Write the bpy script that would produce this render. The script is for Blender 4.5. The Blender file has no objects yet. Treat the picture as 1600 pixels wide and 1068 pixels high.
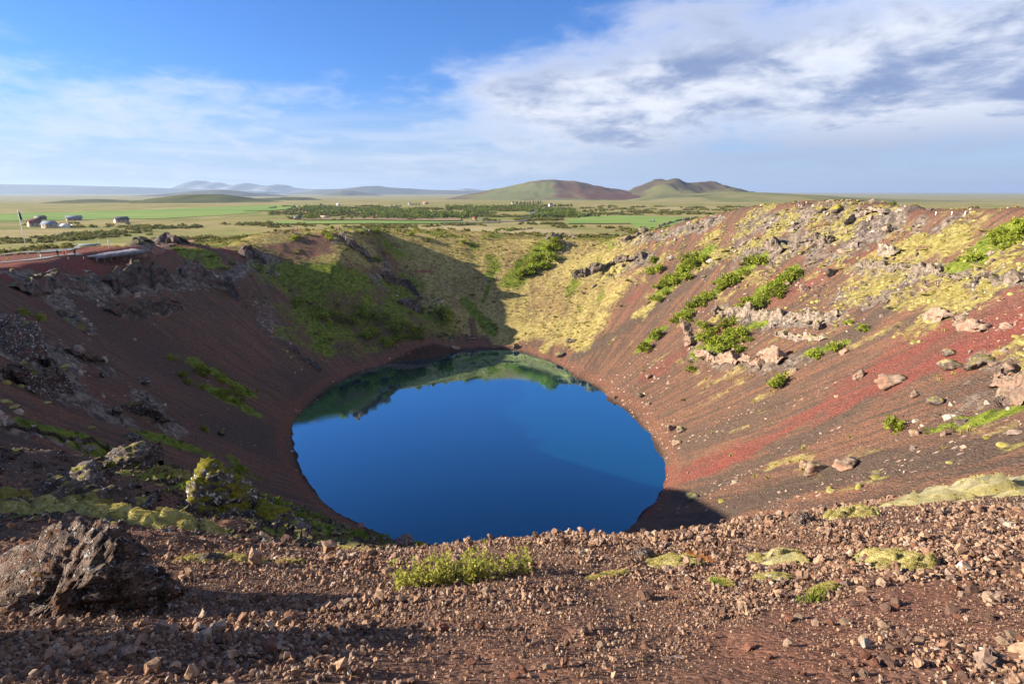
import bpy, bmesh, math, random
import numpy as np
from mathutils import Vector, Matrix, Euler

random.seed(11)
RNG = np.random.default_rng(11)
R = math.radians
scene = bpy.context.scene
COL = scene.collection

# ------------------------------------------------------------------ camera
EYE = 57.0
PITCH = R(15.1)
FPX = 870.0
cam_data = bpy.data.cameras.new('camera')
cam_data.sensor_width = 36.0
cam_data.lens = FPX / 1600.0 * 36.0
cam_data.clip_start = 0.05
cam_data.clip_end = 120000.0
cam = bpy.data.objects.new('camera', cam_data)
cam.location = (0, 0, EYE)
cam.rotation_euler = (math.pi / 2 - PITCH, 0, 0)
COL.objects.link(cam)
scene.camera = cam

# ------------------------------------------------------------------ light
SUN_EL = R(20.0)
SUN_AZ = R(-91.0)          # measured from +Y towards +X: the sun stands to the left
SUN_DIR = Vector((math.cos(SUN_EL) * math.sin(SUN_AZ), math.cos(SUN_EL) * math.cos(SUN_AZ), math.sin(SUN_EL)))
sun_data = bpy.data.lights.new('sun', 'SUN')
sun_data.energy = 5.0
sun_data.angle = R(0.5)
sun_data.color = (1.0, 0.86, 0.66)
sun = bpy.data.objects.new('sun', sun_data)
sun.rotation_euler = (-SUN_DIR).to_track_quat('-Z', 'Y').to_euler()
sun.location = (-200, 0, 200)
COL.objects.link(sun)

scene.view_settings.view_transform = 'Standard'
scene.view_settings.look = 'None'
scene.view_settings.gamma = 1.0
scene.view_settings.use_curve_mapping = False
scene.view_settings.exposure = 1.65
scene.cycles.max_bounces = 6
scene.cycles.diffuse_bounces = 4
scene.cycles.glossy_bounces = 2
scene.cycles.transmission_bounces = 2
scene.cycles.transparent_max_bounces = 4
scene.cycles.volume_bounces = 0
scene.cycles.use_denoising = True
scene.cycles.caustics_reflective = False
scene.cycles.caustics_refractive = False


class NT:
    """small helper to write node trees"""
    def __init__(self, tree):
        self.t = tree
        tree.nodes.clear()

    def n(self, typ, ins=None, **props):
        nd = self.t.nodes.new(typ)
        for k, v in props.items():
            setattr(nd, k, v)
        for k, v in (ins or {}).items():
            self.set(nd.inputs[k], v)
        return nd

    def set(self, sock, v):
        if isinstance(v, bpy.types.NodeSocket):
            self.t.links.new(v, sock)
        elif isinstance(v, bpy.types.Node):
            self.t.links.new(v.outputs[0], sock)
        else:
            if isinstance(v, (tuple, list)) and len(v) == 3 and sock.type == 'RGBA':
                v = (*v, 1.0)
            sock.default_value = v

    def math(self, op, a, b=0.0, c=0.0, clamp=False):
        nd = self.t.nodes.new('ShaderNodeMath')
        nd.operation = op
        nd.use_clamp = clamp
        for i, v in enumerate((a, b, c)):
            self.set(nd.inputs[i], v)
        return nd.outputs[0]

    def vmath(self, op, a, b=(0, 0, 0), scale=None):
        nd = self.t.nodes.new('ShaderNodeVectorMath')
        nd.operation = op
        self.set(nd.inputs[0], a)
        self.set(nd.inputs[1], b)
        if scale is not None:
            self.set(nd.inputs['Scale'], scale)
        return nd.outputs[0]

    def mix(self, fac, a, b, blend='MIX'):
        nd = self.t.nodes.new('ShaderNodeMix')
        nd.data_type = 'RGBA'
        nd.blend_type = blend
        self.set(nd.inputs[0], fac)
        self.set(nd.inputs[6], a)
        self.set(nd.inputs[7], b)
        return nd.outputs[2]

    def noise(self, vec, scale, detail=4.0, rough=0.55, dist=0.0):
        nd = self.t.nodes.new('ShaderNodeTexNoise')
        self.set(nd.inputs['Vector'], vec)
        nd.inputs['Scale'].default_value = scale
        nd.inputs['Detail'].default_value = detail
        nd.inputs['Roughness'].default_value = rough
        nd.inputs['Distortion'].default_value = dist
        return nd.outputs['Fac']

    def voro(self, vec, scale, feature='F1', out='Distance', rand=1.0):
        nd = self.t.nodes.new('ShaderNodeTexVoronoi')
        nd.feature = feature
        self.set(nd.inputs['Vector'], vec)
        nd.inputs['Scale'].default_value = scale
        nd.inputs['Randomness'].default_value = rand
        return nd.outputs[out]

    def step(self, v, lo, hi, a=0.0, b=1.0):
        nd = self.t.nodes.new('ShaderNodeMapRange')
        nd.interpolation_type = 'SMOOTHSTEP'
        self.set(nd.inputs['Value'], v)
        for k, x in (('From Min', lo), ('From Max', hi), ('To Min', a), ('To Max', b)):
            self.set(nd.inputs[k], x)
        return nd.outputs[0]


# ------------------------------------------------------------------ sky
def build_world():
    w = bpy.data.worlds.new('World')
    scene.world = w
    w.use_nodes = True
    t = NT(w.node_tree)
    sky = t.n('ShaderNodeTexSky', sky_type='NISHITA', sun_disc=False, sun_elevation=SUN_EL,
              sun_rotation=SUN_AZ, altitude=100.0, air_density=1.0, dust_density=0.35, ozone_density=2.2)
    geo = t.n('ShaderNodeNewGeometry')
    d = t.vmath('SCALE', geo.outputs['Incoming'], scale=-1.0)
    sep = t.n('ShaderNodeSeparateXYZ', {0: d})
    x, y, z = sep.outputs
    zc = t.math('MAXIMUM', z, 0.0)
    # cloud deck seen in perspective
    k = t.math('ADD', zc, 0.20)
    px = t.math('DIVIDE', x, k)
    py = t.math('DIVIDE', y, k)
    az = t.math('MULTIPLY', t.math('ARCTAN2', x, y), 57.2958)
    el = t.math('MULTIPLY', t.math('ARCSINE', z), 57.2958)
    P = t.n('ShaderNodeCombineXYZ', {0: px, 1: py, 2: 0.0}).outputs[0]
    n1 = t.noise(t.vmath('ADD', P, (3.1, 0.7, 0.0)), 0.95, 10.0, 0.56, 0.25)
    n2 = t.noise(t.vmath('ADD', P, (8.3, 4.2, 2.0)), 4.2, 8.0, 0.62, 0.3)

    def blob(a0, e0, sa, se, amp):
        u = t.math('DIVIDE', t.math('SUBTRACT', az, a0), sa)
        v = t.math('DIVIDE', t.math('SUBTRACT', el, e0), se)
        q = t.math('ADD', t.math('MULTIPLY', u, u), t.math('MULTIPLY', v, v))
        return t.math('MULTIPLY', t.math('EXPONENT', t.math('MULTIPLY', q, -1.0)), amp)
    bias = None
    for a in CLOUD_BLOBS:
        b = blob(*a)
        bias = b if bias is None else t.math('ADD', bias, b)
    side = t.step(az, 20.0, 70.0, 0.0, 0.16)          # the cloud deck goes on to the right
    bias = t.math('ADD', bias, side)
    dens = t.math('ADD', t.math('ADD', t.math('MULTIPLY', n1, 0.66), t.math('MULTIPLY', n2, 0.34)), bias)
    cov = t.step(dens, 0.46, 0.76)
    # thin streaky layers close to the horizon
    S = t.n('ShaderNodeCombineXYZ', {0: t.math('MULTIPLY', az, 0.035), 1: t.math('MULTIPLY', el, 0.42), 2: 1.7}).outputs[0]
    n3 = t.noise(S, 1.0, 8.0, 0.6, 0.3)
    low = t.math('MULTIPLY', t.step(n3, 0.42, 0.70), t.math('MULTIPLY', t.step(el, 9.5, 3.0), 0.62))
    cov = t.math('MAXIMUM', t.math('MULTIPLY', cov, 0.93), low)
    thick = t.step(dens, 0.55, 0.84)
    n4 = t.noise(t.vmath('ADD', P, (1.3, 9.2, 5.0)), 2.1, 8.0, 0.58, 0.3)
    shade = t.math('MULTIPLY', thick, t.step(t.math('ADD', t.math('MULTIPLY', n4, 0.7), t.math('MULTIPLY', n2, 0.3)), 0.36, 0.58), clamp=True)
    shade = t.math('MAXIMUM', shade, t.math('MULTIPLY', t.step(el, 8.0, 2.5, 0, 0.75), t.step(az, -12, 25)))
    cl = t.mix(shade, CLOUD_LIGHT, CLOUD_DARK)
    base = t.mix(1.0, t.vmath('SCALE', sky.outputs[0], scale=SKY_GAIN), SKY_TINT, 'MULTIPLY')
    # pale band of air along the horizon
    hz = t.step(el, 10.0, 0.0, 0.0, 0.85)
    base = t.mix(hz, base, HORIZON_PALE)
    colr = t.mix(cov, base, cl)
    bg = t.n('ShaderNodeBackground', {'Color': colr, 'Strength': 0.050})
    out = t.n('ShaderNodeOutputWorld', {'Surface': bg.outputs[0]})
    w.cycles.sampling_method = 'MANUAL'
    w.cycles.sample_map_resolution = 512


SKY_GAIN = 0.86
SKY_TINT = (0.42, 0.80, 1.46)
CLOUD_LIGHT = (6.1, 6.3, 6.8)
CLOUD_DARK = (1.75, 2.3, 3.8)
HORIZON_PALE = (3.2, 3.9, 5.3)
CLOUD_BLOBS = [  # azimuth, elevation, half widths, amount
    (27, 11, 20, 8, 0.25), (3, 8, 15, 4.8, 0.25), (46, 6, 20, 8, 0.20), (-18, 8, 6, 2.0, 0.10),
    (-24, 15, 20, 5, -0.22), (0, 30, 45, 12, -0.16), (-2, 17, 16, 4.5, -0.12), (-42, 4.5, 14, 3.5, 0.10), (40, 2.5, 40, 2.2, -0.12),
]
build_world()


# ------------------------------------------------------------------ numeric noise
def _hash(ix, iy, seed):
    h = (ix.astype(np.int64) * 374761393 + iy.astype(np.int64) * 668265263 + seed * 1442695041) & 0xffffffff
    h = ((h ^ (h >> 13)) * 1274126177) & 0xffffffff
    h = h ^ (h >> 16)
    return (h & 0xffff) / 65535.0


def vnoise(x, y, seed=0):
    ix = np.floor(x); iy = np.floor(y)
    fx = x - ix; fy = y - iy
    ux = fx * fx * fx * (fx * (fx * 6 - 15) + 10); uy = fy * fy * fy * (fy * (fy * 6 - 15) + 10)
    a = _hash(ix, iy, seed); b = _hash(ix + 1, iy, seed); c = _hash(ix, iy + 1, seed); d = _hash(ix + 1, iy + 1, seed)
    return (a * (1 - ux) + b * ux) * (1 - uy) + (c * (1 - ux) + d * ux) * uy


def fbm(x, y, octs=4, seed=0, rough=0.5):
    s = np.zeros_like(x); amp = 1.0; tot = 0.0
    for o in range(octs):
        s += amp * (vnoise(x, y, seed + o * 17) - 0.5)
        tot += amp; amp *= rough
        x = x * 2.03 + 11.3; y = y * 1.97 - 7.1
    return s / tot          # about -0.5 .. 0.5


def cellular(x, y, seed=0):
    """random value per cell and distance to the cell edge (F2-F1)"""
    ix = np.floor(x); iy = np.floor(y)
    f1 = np.full_like(x, 9.0); f2 = np.full_like(x, 9.0); val = np.zeros_like(x)
    for dx in (-1, 0, 1):
        for dy in (-1, 0, 1):
            cx = ix + dx; cy = iy + dy
            qx = cx + _hash(cx, cy, seed); qy = cy + _hash(cx, cy, seed + 5)
            dd = np.hypot(qx - x, qy - y)
            v = _hash(cx, cy, seed + 9)
            near = dd < f1
            f2 = np.where(near, f1, np.minimum(f2, dd))
            val = np.where(near, v, val)
            f1 = np.where(near, dd, f1)
    return val, f2 - f1


def sstep(x, a, b):
    t = np.clip((x - a) / (b - a), 0, 1)
    return t * t * (3 - 2 * t)


# ------------------------------------------------------------------ rays
def ray(px, py):
    X = px - 800.0; Y = 534.0 - py
    return np.array([X, FPX * math.cos(PITCH) + Y * math.sin(PITCH), Y * math.cos(PITCH) - FPX * math.sin(PITCH)])


def at_y(px, py, y):
    d = ray(px, py)
    return np.array([0, 0, EYE]) + d * (y / d[1])


def at_z(px, py, z):
    d = ray(px, py)
    return np.array([0, 0, EYE]) + d * ((z - EYE) / d[2])


# ------------------------------------------------------------------ terrain shape
CX, CY = 2.0, 138.0
SHORE_PX = [(745, 545), (700, 549), (660, 556), (600, 570), (540, 592), (490, 630), (465, 655), (460, 690), (470, 730), (495, 770),
            (545, 812), (600, 838), (640, 854)]
SHORE_PX_R = [(800, 546), (850, 562), (900, 590), (950, 625), (1000, 665), (1025, 700), (1036, 730), (1032, 762), (1010, 795),
              (970, 831)]
shore = [at_z(px, py, 0.0)[:2] for px, py in SHORE_PX + SHORE_PX_R] + [np.array(q) for q in ((0.0, 77.0), (10.0, 79.0), (-9.0, 78.0))]
RIM = [(0, -1.5, 55.6), (-14, 0, 55.3), (-32, 6, 54.5), (-62, 28, 57), (-86, 64, 57), (-97, 90, 51), (-106, 114, 40.6), (-112, 135, 40.6), (-113, 152, 41.0),
       (-112, 172, 40.6), (-104, 193, 37), (-98, 207, 35), (-94, 232, 37.5), (-78, 252, 39.5), (-52, 262, 37.5), (-20, 268, 34.8), (12, 268, 33.5), (40, 256, 35), (58, 242, 40),
       (72, 226, 46), (86, 206, 51), (97, 184, 53.6), (103, 165, 53.4), (106, 148, 52.2), (105, 128, 52.8), (102, 108, 54), (92, 72, 56), (68, 32, 57.0), (38, 8, 56.8),
       (16, 0, 56.0)]
LEN = {-170: 150, -120: 120, -60: 60, 0: 60, 45: 90, 80: 140, 110: 150, 150: 150, 180: 150}


def periodic(angles, vals):
    o = np.argsort(angles)
    a = np.asarray(angles)[o]; v = np.asarray(vals)[o]
    a = np.concatenate([a - 2 * np.pi, a, a + 2 * np.pi]); v = np.concatenate([v, v, v])
    g = np.linspace(-np.pi, np.pi, 1441)
    w = np.interp(g, a, v)
    ker = np.hanning(17); ker /= ker.sum()
    ext = np.concatenate([w[-33:-1], w, w[1:33]])
    w = np.convolve(ext, ker, 'same')[32:-32]
    return lambda th: np.interp(th, g, w)


def polar(p):
    return math.atan2(p[1] - CY, p[0] - CX), math.hypot(p[0] - CX, p[1] - CY)


_s = [polar(p) for p in shore]
f_shore = periodic([q[0] for q in _s], [q[1] for q in _s])
_r = [polar(p) for p in RIM]
f_rim = periodic([q[0] for q in _r], [q[1] for q in _r])
f_rimz = periodic([q[0] for q in _r], [p[2] for p in RIM])
f_len = periodic([R(k) for k in LEN], list(LEN.values()))


def smin(a, b, k):
    h = np.clip(0.5 + 0.5 * (b - a) / k, 0, 1)
    return b * (1 - h) + a * h - k * h * (1 - h)


def z_plain(x, y):
    d = np.hypot(x, y)
    z = 20.0 + 4.0 * fbm(x / 420.0, y / 420.0, 4, 3) * sstep(d, 200, 900)
    z = z - 26.0 * sstep(d, 1500, 6000) + 1.2 * fbm(x / 90.0, y / 90.0, 3, 8) * sstep(d, 300, 700)
    return z


def z_global(x, y):
    th = np.arctan2(y - CY, x - CX); r = np.hypot(x - CX, y - CY)
    rs = f_shore(th); rr = f_rim(th); zr = f_rimz(th)
    u = (r - rs) / (rr - rs)
    up = np.maximum(u, 0)
    inner = np.where(u > 0, zr * (0.80 * up + 0.20 * up * up), u * 40.0)
    de = np.maximum(r - rr, 0.0)
    zp = z_plain(x, y)
    outer = zp + (zr - zp) * np.exp(-(de / f_len(th)) ** 1.6)
    z = smin(inner, outer, 2.2) + 0.4 * sstep(u, .7, 1.)
    return z, u, th


# local bumps: centre (x, y), half length, half width, heading of the long axis, height
BUMPS = []


def bump_px(px, py, y, a, b, ang, h):
    p = at_y(px, py, y)
    BUMPS.append((p[0], p[1], a, b, R(ang), h))


bump_px(530, 370, 238, 12, 8, -20, 3.0)       # hill at the far left of the rim
bump_px(575, 402, 229, 12, 6, -35, 3.0)
bump_px(600, 450, 205, 16, 8, -55, 5.0)       # spur below it
bump_px(655, 480, 200, 16, 8, -50, 3.5)
bump_px(392, 400, 190, 8, 10, 10, 5.0)        # rock point of the left rim
bump_px(1300, 330, 178, 24, 10, 40, 0.6)       # knoll of the right rim
bump_px(1180, 345, 205, 20, 8, -70, 0.8)
bump_px(845, 372, 262, 14, 8, 0, 3.0)
bump_px(700, 358, 300, 40, 22, 0, 3.0)
bump_px(270, 378, 200, 14, 10, 0, 3.2)

# control points near the camera: pixel and depth
FORE = [(800, 1068, 1.45), (250, 1068, 1.4), (0, 1068, 1.3), (1350, 1068, 1.4), (1600, 1068, 1.3), (800, 960, 2.6), (500, 980, 2.4), (1100, 960, 2.55),
        (1400, 950, 2.4), (1600, 950, 2.2), (250, 1000, 2.4), (0, 1000, 2.4), (830, 880, 4.3), (650, 905, 4.2), (1000, 885, 4.2), (1200, 880, 3.9), (1400, 870, 3.6),
        (1600, 860, 3.4), (1480, 812, 4.9), (1250, 820, 5.6), (1600, 800, 4.9), (1600, 760, 6.6), (1450, 778, 6.4), (830, 841, 6.2), (700, 856, 6.6), (950, 841, 6.0), (1080, 838, 6.2),
        (480, 885, 5.2), (480, 868, 7.2), (300, 880, 5.4), (120, 900, 4.2), (350, 850, 7.4), (200, 805, 9.6), (0, 790, 9.6), (60, 735, 12.0), (0, 656, 14.5), (0, 705, 22), (150, 745, 22), (300, 800, 20),
        (120, 680, 14.5), (250, 726, 14.2), (700, 872, 13), (760, 868, 12), (830, 858, 12), (830, 864, 18), (950, 860, 12), (950, 866, 18), (1080, 858, 12), (1080, 864, 18), (1250, 832, 12), (1450, 800, 14), (1600, 778, 14), (340, 790, 12.0), (420, 815, 12.2), (520, 845, 12.0), (630, 853, 12.6), (470, 835, 12.0)]
fc = [at_y(*q) for q in FORE]
fc += [np.array(q) for q in ((0, -4, 56.6), (-9, -5, 55.5), (9, -5, 57.2), (0, -12, 56.8), (-4.5, 0, 55.2), (4.5, 0, 55.9), (-12, 3, 55.0), (12, 3, 56.2), (-22, 9, 57.6), (-25, 16, 57.0), (-28, 3, 57.5), (20, 9, 55.5))]
fc = np.array(fc)


def tps_fit(p, v, lam=0.03):
    n = len(p)
    d = np.hypot(p[:, None, 0] - p[None, :, 0], p[:, None, 1] - p[None, :, 1])
    K = d * d * np.log(d + 1e-9) + lam * np.eye(n)
    A = np.zeros((n + 3, n + 3)); A[:n, :n] = K
    A[:n, n] = 1; A[:n, n + 1:] = p[:, :2]; A[n:, :n] = A[:n, n:].T
    b = np.zeros(n + 3); b[:n] = v
    return np.linalg.solve(A, b)


_res = fc[:, 2] - z_global(fc[:, 0], fc[:, 1])[0]
_w = tps_fit(fc, _res)


def tps_eval(x, y):
    s = _w[-3] + _w[-2] * x + _w[-1] * y
    for i in range(len(fc)):
        d2 = (x - fc[i, 0]) ** 2 + (y - fc[i, 1]) ** 2
        s = s + _w[i] * 0.5 * d2 * np.log(d2 + 1e-12)
    return s


def height(x, y):
    x = np.asarray(x, float); y = np.asarray(y, float)
    z, u, th = z_global(x, y)
    for (bx, by, a, b, ang, h) in BUMPS:
        dx = x - bx; dy = y - by
        c, s = math.cos(ang), math.sin(ang)
        q = ((dx * c + dy * s) / a) ** 2 + ((-dx * s + dy * c) / b) ** 2
        z = z + h * np.exp(-q)
    # grassy bench and the bank behind it at the far left end of the crater
    zt = 35.0 - 0.18 * (x + 95) + np.minimum(0.40 * np.maximum(y - 214, 0), 15.0) - 0.9 * np.maximum(208 - y, 0) - 0.66 * np.maximum(x + 67, 0) - 0.14 * np.maximum(y - 256, 0)
    zt = np.minimum(zt, 40.6 - 0.14 * np.maximum(y - 256, 0))
    win = sstep(x, -118, -98) * (1 - sstep(x, -34, -22)) * (1 - sstep(y, 268, 300)) * sstep(y, 190, 203)
    z = z + win * np.maximum(-smin(-zt, -z, 1.5) - z, 0)
    d = np.hypot(x, y)
    lf = sstep(-x / np.maximum(d, 1), 0.30, 0.55)
    wt = 1 - sstep(d, 15.0 + 8 * lf, 34.0 + 8 * lf)
    m = wt > 0
    if m.any():
        zz = z.copy()
        zz[m] = z[m] + wt[m] * np.clip(tps_eval(x[m], y[m]), -6, 6)
        z = zz
    return z, u, th


# ------------------------------------------------------------------ polar grid round the camera
az_f = np.linspace(-52, 52, 471)
az_c1 = np.arange(-180, -52, 2.5)
az_c2 = np.arange(54.5, 180, 2.5)
AZ = np.radians(np.concatenate([az_c1, az_f, az_c2, [180.0]]))
rows = [0.7]
while rows[-1] < 32: rows.append(rows[-1] * 1.0095)
while rows[-1] < 340: rows.append(rows[-1] * 1.0052)
while rows[-1] < 3000: rows.append(rows[-1] * 1.016)
while rows[-1] < 42000: rows.append(rows[-1] * 1.06)
RR = np.array(rows)
LR = np.log(RR)
GA, GR = np.meshgrid(AZ, RR)
GX = GR * np.sin(GA); GY = GR * np.cos(GA)
GZ, GU, GT = [a.reshape(GX.shape) for a in height(GX.ravel(), GY.ravel())]


def H(x, y, arr=None):
    """height (or any grid field) at world x, y by interpolation on the grid"""
    arr = GZ if arr is None else arr
    x = np.atleast_1d(np.asarray(x, float)); y = np.atleast_1d(np.asarray(y, float))
    a = np.arctan2(x, y); l = np.log(np.maximum(np.hypot(x, y), RR[0] * 1.0001))
    j = np.clip(np.searchsorted(AZ, a) - 1, 0, len(AZ) - 2); i = np.clip(np.searchsorted(LR, l) - 1, 0, len(LR) - 2)
    fa = np.clip((a - AZ[j]) / (AZ[j + 1] - AZ[j]), 0, 1); fl = np.clip((l - LR[i]) / (LR[i + 1] - LR[i]), 0, 1)
    return (arr[i, j] * (1 - fa) + arr[i, j + 1] * fa) * (1 - fl) + (arr[i + 1, j] * (1 - fa) + arr[i + 1, j + 1] * fa) * fl


def Pg(px, py, rmin=0.7):
    """point of the ground seen at a photo pixel"""
    d = ray(px, py)
    a = math.atan2(d[0], d[1]); s = d[2] / math.hypot(d[0], d[1])
    j = int(np.clip(np.searchsorted(AZ, a) - 1, 0, len(AZ) - 2))
    f = (a - AZ[j]) / (AZ[j + 1] - AZ[j])
    zc = GZ[:, j] * (1 - f) + GZ[:, j + 1] * f
    g = np.maximum(zc, -0.01) - (EYE + RR * s)
    up = (g >= 0) & (RR > rmin)
    up[1:] &= (g[:-1] < 0) | (np.arange(1, len(RR)) == 1)
    k = np.where(up)[0]
    if len(k) == 0:
        r = 30000.0
    elif k[0] == 0:
        r = RR[0]
    else:
        i = k[0]
        t = -g[i - 1] / (g[i] - g[i - 1]) if g[i] != g[i - 1] else 0
        t = min(max(t, 0), 1)
        r = RR[i - 1] + t * (RR[i] - RR[i - 1])
    x, y = r * math.sin(a), r * math.cos(a)
    return np.array([x, y, float(H(x, y)[0])])


def to_px(x, y, z):
    zz = z - EYE
    c, s = math.cos(PITCH), math.sin(PITCH)
    depth = y * c - zz * s
    up = y * s + zz * c
    return 800 + FPX * x / depth, 534 - FPX * up / depth


# ------------------------------------------------------------------ ground cover fields, laid out in world space
FIELDS = {k: np.zeros_like(GX) for k in ('red', 'dark', 'pale', 'straw', 'green', 'moss', 'rock', 'path', 'wet')}


def paint(field, pts, width, amount, soft=0.6, mode='max', rmin=0.7):
    """a soft stroke through ground points given as photo pixels; width in metres"""
    P = [Pg(px, py, rmin) for px, py in pts]
    seg = list(zip(P[:-1], P[1:])) if len(P) > 1 else [(P[0], P[0])]
    lo = np.min([p[:2] for p in P], 0) - width * 2; hi = np.max([p[:2] for p in P], 0) + width * 2
    m = (GX > lo[0]) & (GX < hi[0]) & (GY > lo[1]) & (GY < hi[1])
    if not m.any():
        return
    x = GX[m]; y = GY[m]
    best = np.full_like(x, 1e9)
    for a, b in seg:
        d = b[:2] - a[:2]; L2 = float(d @ d) + 1e-9
        t = np.clip(((x - a[0]) * d[0] + (y - a[1]) * d[1]) / L2, 0, 1)
        best = np.minimum(best, np.hypot(x - a[0] - t * d[0], y - a[1] - t * d[1]))
    wd = max(width, 0.3)
    best = best + width * (1.3 * fbm(x / wd / 0.9, y / wd / 0.9, 4, 7 + len(pts)) + 0.9 * fbm(x / wd / 3.1, y / wd / 3.1, 3, 19))
    v = amount * (1 - sstep(best / width, 1 - soft, 1 + soft))
    f = FIELDS[field]
    if mode == 'max':
        f[m] = np.maximum(f[m], v)
    elif mode == 'sub':
        f[m] = f[m] * (1 - v)

# ------------------------------------------------------------------ paint the ground cover
GD = np.hypot(GX, GY)


def wedge(a0, a1, soft=8.0):
    t = np.degrees(GT)
    return sstep(t, a0 - soft, a0 + soft) * (1 - sstep(t, a1 - soft, a1 + soft))


NB = fbm(GX / 9.0, GY / 9.0, 4, 21)
NB2 = fbm(GX / 26.0, GY / 26.0, 3, 31)
outside = sstep(GU, 0.98, 1.06)
far_side = wedge(60, 118)
FIELDS['straw'] = np.maximum(far_side * sstep(GU, 0.06, 0.16) * (0.80 + NB * 0.5), outside * (0.62 + NB2 * 0.9))
FIELDS['green'] = np.maximum(wedge(112, 158, 6) * sstep(GU, 0.08, 0.2) * (0.66 + NB * 1.1) * (1 - 0.35 * sstep(GU, .8, 1.0)), outside * (0.42 + NB * 1.5 + NB2 * 0.8))
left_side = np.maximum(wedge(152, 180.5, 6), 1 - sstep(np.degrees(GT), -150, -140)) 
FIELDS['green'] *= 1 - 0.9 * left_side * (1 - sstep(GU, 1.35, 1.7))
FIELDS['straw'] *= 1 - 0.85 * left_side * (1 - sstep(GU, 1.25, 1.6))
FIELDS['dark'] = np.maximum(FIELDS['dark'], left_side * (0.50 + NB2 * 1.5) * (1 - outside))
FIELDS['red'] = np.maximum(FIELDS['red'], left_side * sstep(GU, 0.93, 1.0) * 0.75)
near_side = wedge(-140, -30, 10)
FIELDS['straw'] *= 1 - near_side
FIELDS['green'] *= 1 - near_side
# right wall
for pts, w, a in [([(1620, 470), (1500, 530), (1390, 590), (1250, 660), (1060, 745)], 4.2, 0.78), ([(1570, 500), (1420, 570)], 8.5, 0.8), ([(1620, 490), (1450, 545)], 9.5, 0.8), ([(1600, 540), (1520, 560)], 6, 0.6), ([(1440, 340), (1360, 400)], 5, 0.5),
                  ([(1215, 430), (1120, 520), (1010, 590)], 3.2, 0.55), ([(1010, 440), (905, 540)], 4.5, 0.55), ([(970, 420), (840, 500)], 3.2, 0.6), ([(1330, 400), (1200, 470)], 4.5, 0.5),
                  ([(1036, 735), (1010, 800)], 3.0, 0.7), ([(1600, 600), (1350, 660), (1150, 745)], 4.0, 0.30), ([(150, 405), (0, 425)], 5, 0.9), ([(210, 395), (130, 412)], 5, 0.8),
                  ([(390, 405), (300, 380)], 3, 0.7), ([(300, 385), (200, 400)], 3, 0.7), ([(640, 425), (675, 424)], 1.6, 1.0), ([(540, 422), (570, 420)], 1.4, 0.9),
                  ([(60, 560), (250, 640)], 6, 0.45), ([(130, 480), (300, 560)], 6, 0.35), ([(340, 520), (420, 590)], 5, 0.3), ([(0, 440), (120, 470)], 5, 0.4), ([(720, 520), (735, 480), (720, 465), (690, 447)], 2.0, 0.8)]:
    paint('red', pts, w, a)
for pts, w, a in [([(1130, 400), (1040, 470), (905, 555)], 3.0, 0.95), ([(1400, 470), (1330, 525), (1240, 565)], 3.0, 0.85), ([(1430, 570), (1250, 690), (1090, 770)], 3.0, 0.8),
                  ([(1600, 560), (1500, 610)], 4.0, 0.5), ([(1600, 690), (1300, 740), (1130, 800)], 4.5, 0.75), ([(880, 505), (820, 540)], 2.0, 0.5), ([(1200, 640), (1060, 700)], 5, 0.6)]:
    paint('dark', pts, w, a)
for pts, w, a in [([(960, 590), (1010, 650), (1040, 710)], 3.4, 0.9), ([(1100, 478), (1080, 540)], 2.4, 0.9), ([(1120, 560), (1230, 565)], 3, 0.7), ([(1000, 560), (1040, 600)], 4, 0.7),
                  ([(1170, 640), (1070, 690)], 4, 0.75), ([(1600, 505), (1530, 470), (1480, 480)], 3.0, 0.9), ([(1320, 590), (1210, 640)], 2.0, 0.9), ([(1270, 690), (1060, 790)], 3.4, 0.8), ([(800, 540), (880, 585), (960, 640)], 1.8, 0.6),
                  ([(1600, 660), (1400, 730), (1250, 780)], 3.6, 0.75), ([(1280, 440), (1180, 440)], 4, 0.5), ([(1480, 440), (1350, 450)], 5, 0.6), ([(1150, 520), (1300, 500)], 3.5, 0.6)]:
    paint('pale', pts, w, a)
for pts, w, a in [([(1000, 425), (900, 500), (850, 545)], 2.6, 0.8), ([(1060, 440), (1000, 490)], 2.4, 0.7), ([(960, 465), (880, 530)], 2.0, 0.6), ([(1150, 600), (1060, 650)], 2.4, 0.5), ([(940, 400), (860, 440)], 5, 0.7),
                  ([(900, 380), (830, 400)], 8, 0.75), ([(800, 480), (790, 530)], 5, 0.9), ([(860, 470), (815, 530)], 4.5, 0.75), ([(380, 372), (560, 390)], 12, 0.95), ([(520, 360), (400, 372)], 10, 0.9), ([(560, 415), (440, 410)], 5, 0.6), ([(1150, 580), (1100, 600)], 2, 0.6)]:
    paint('straw', pts, w, a)
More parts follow.
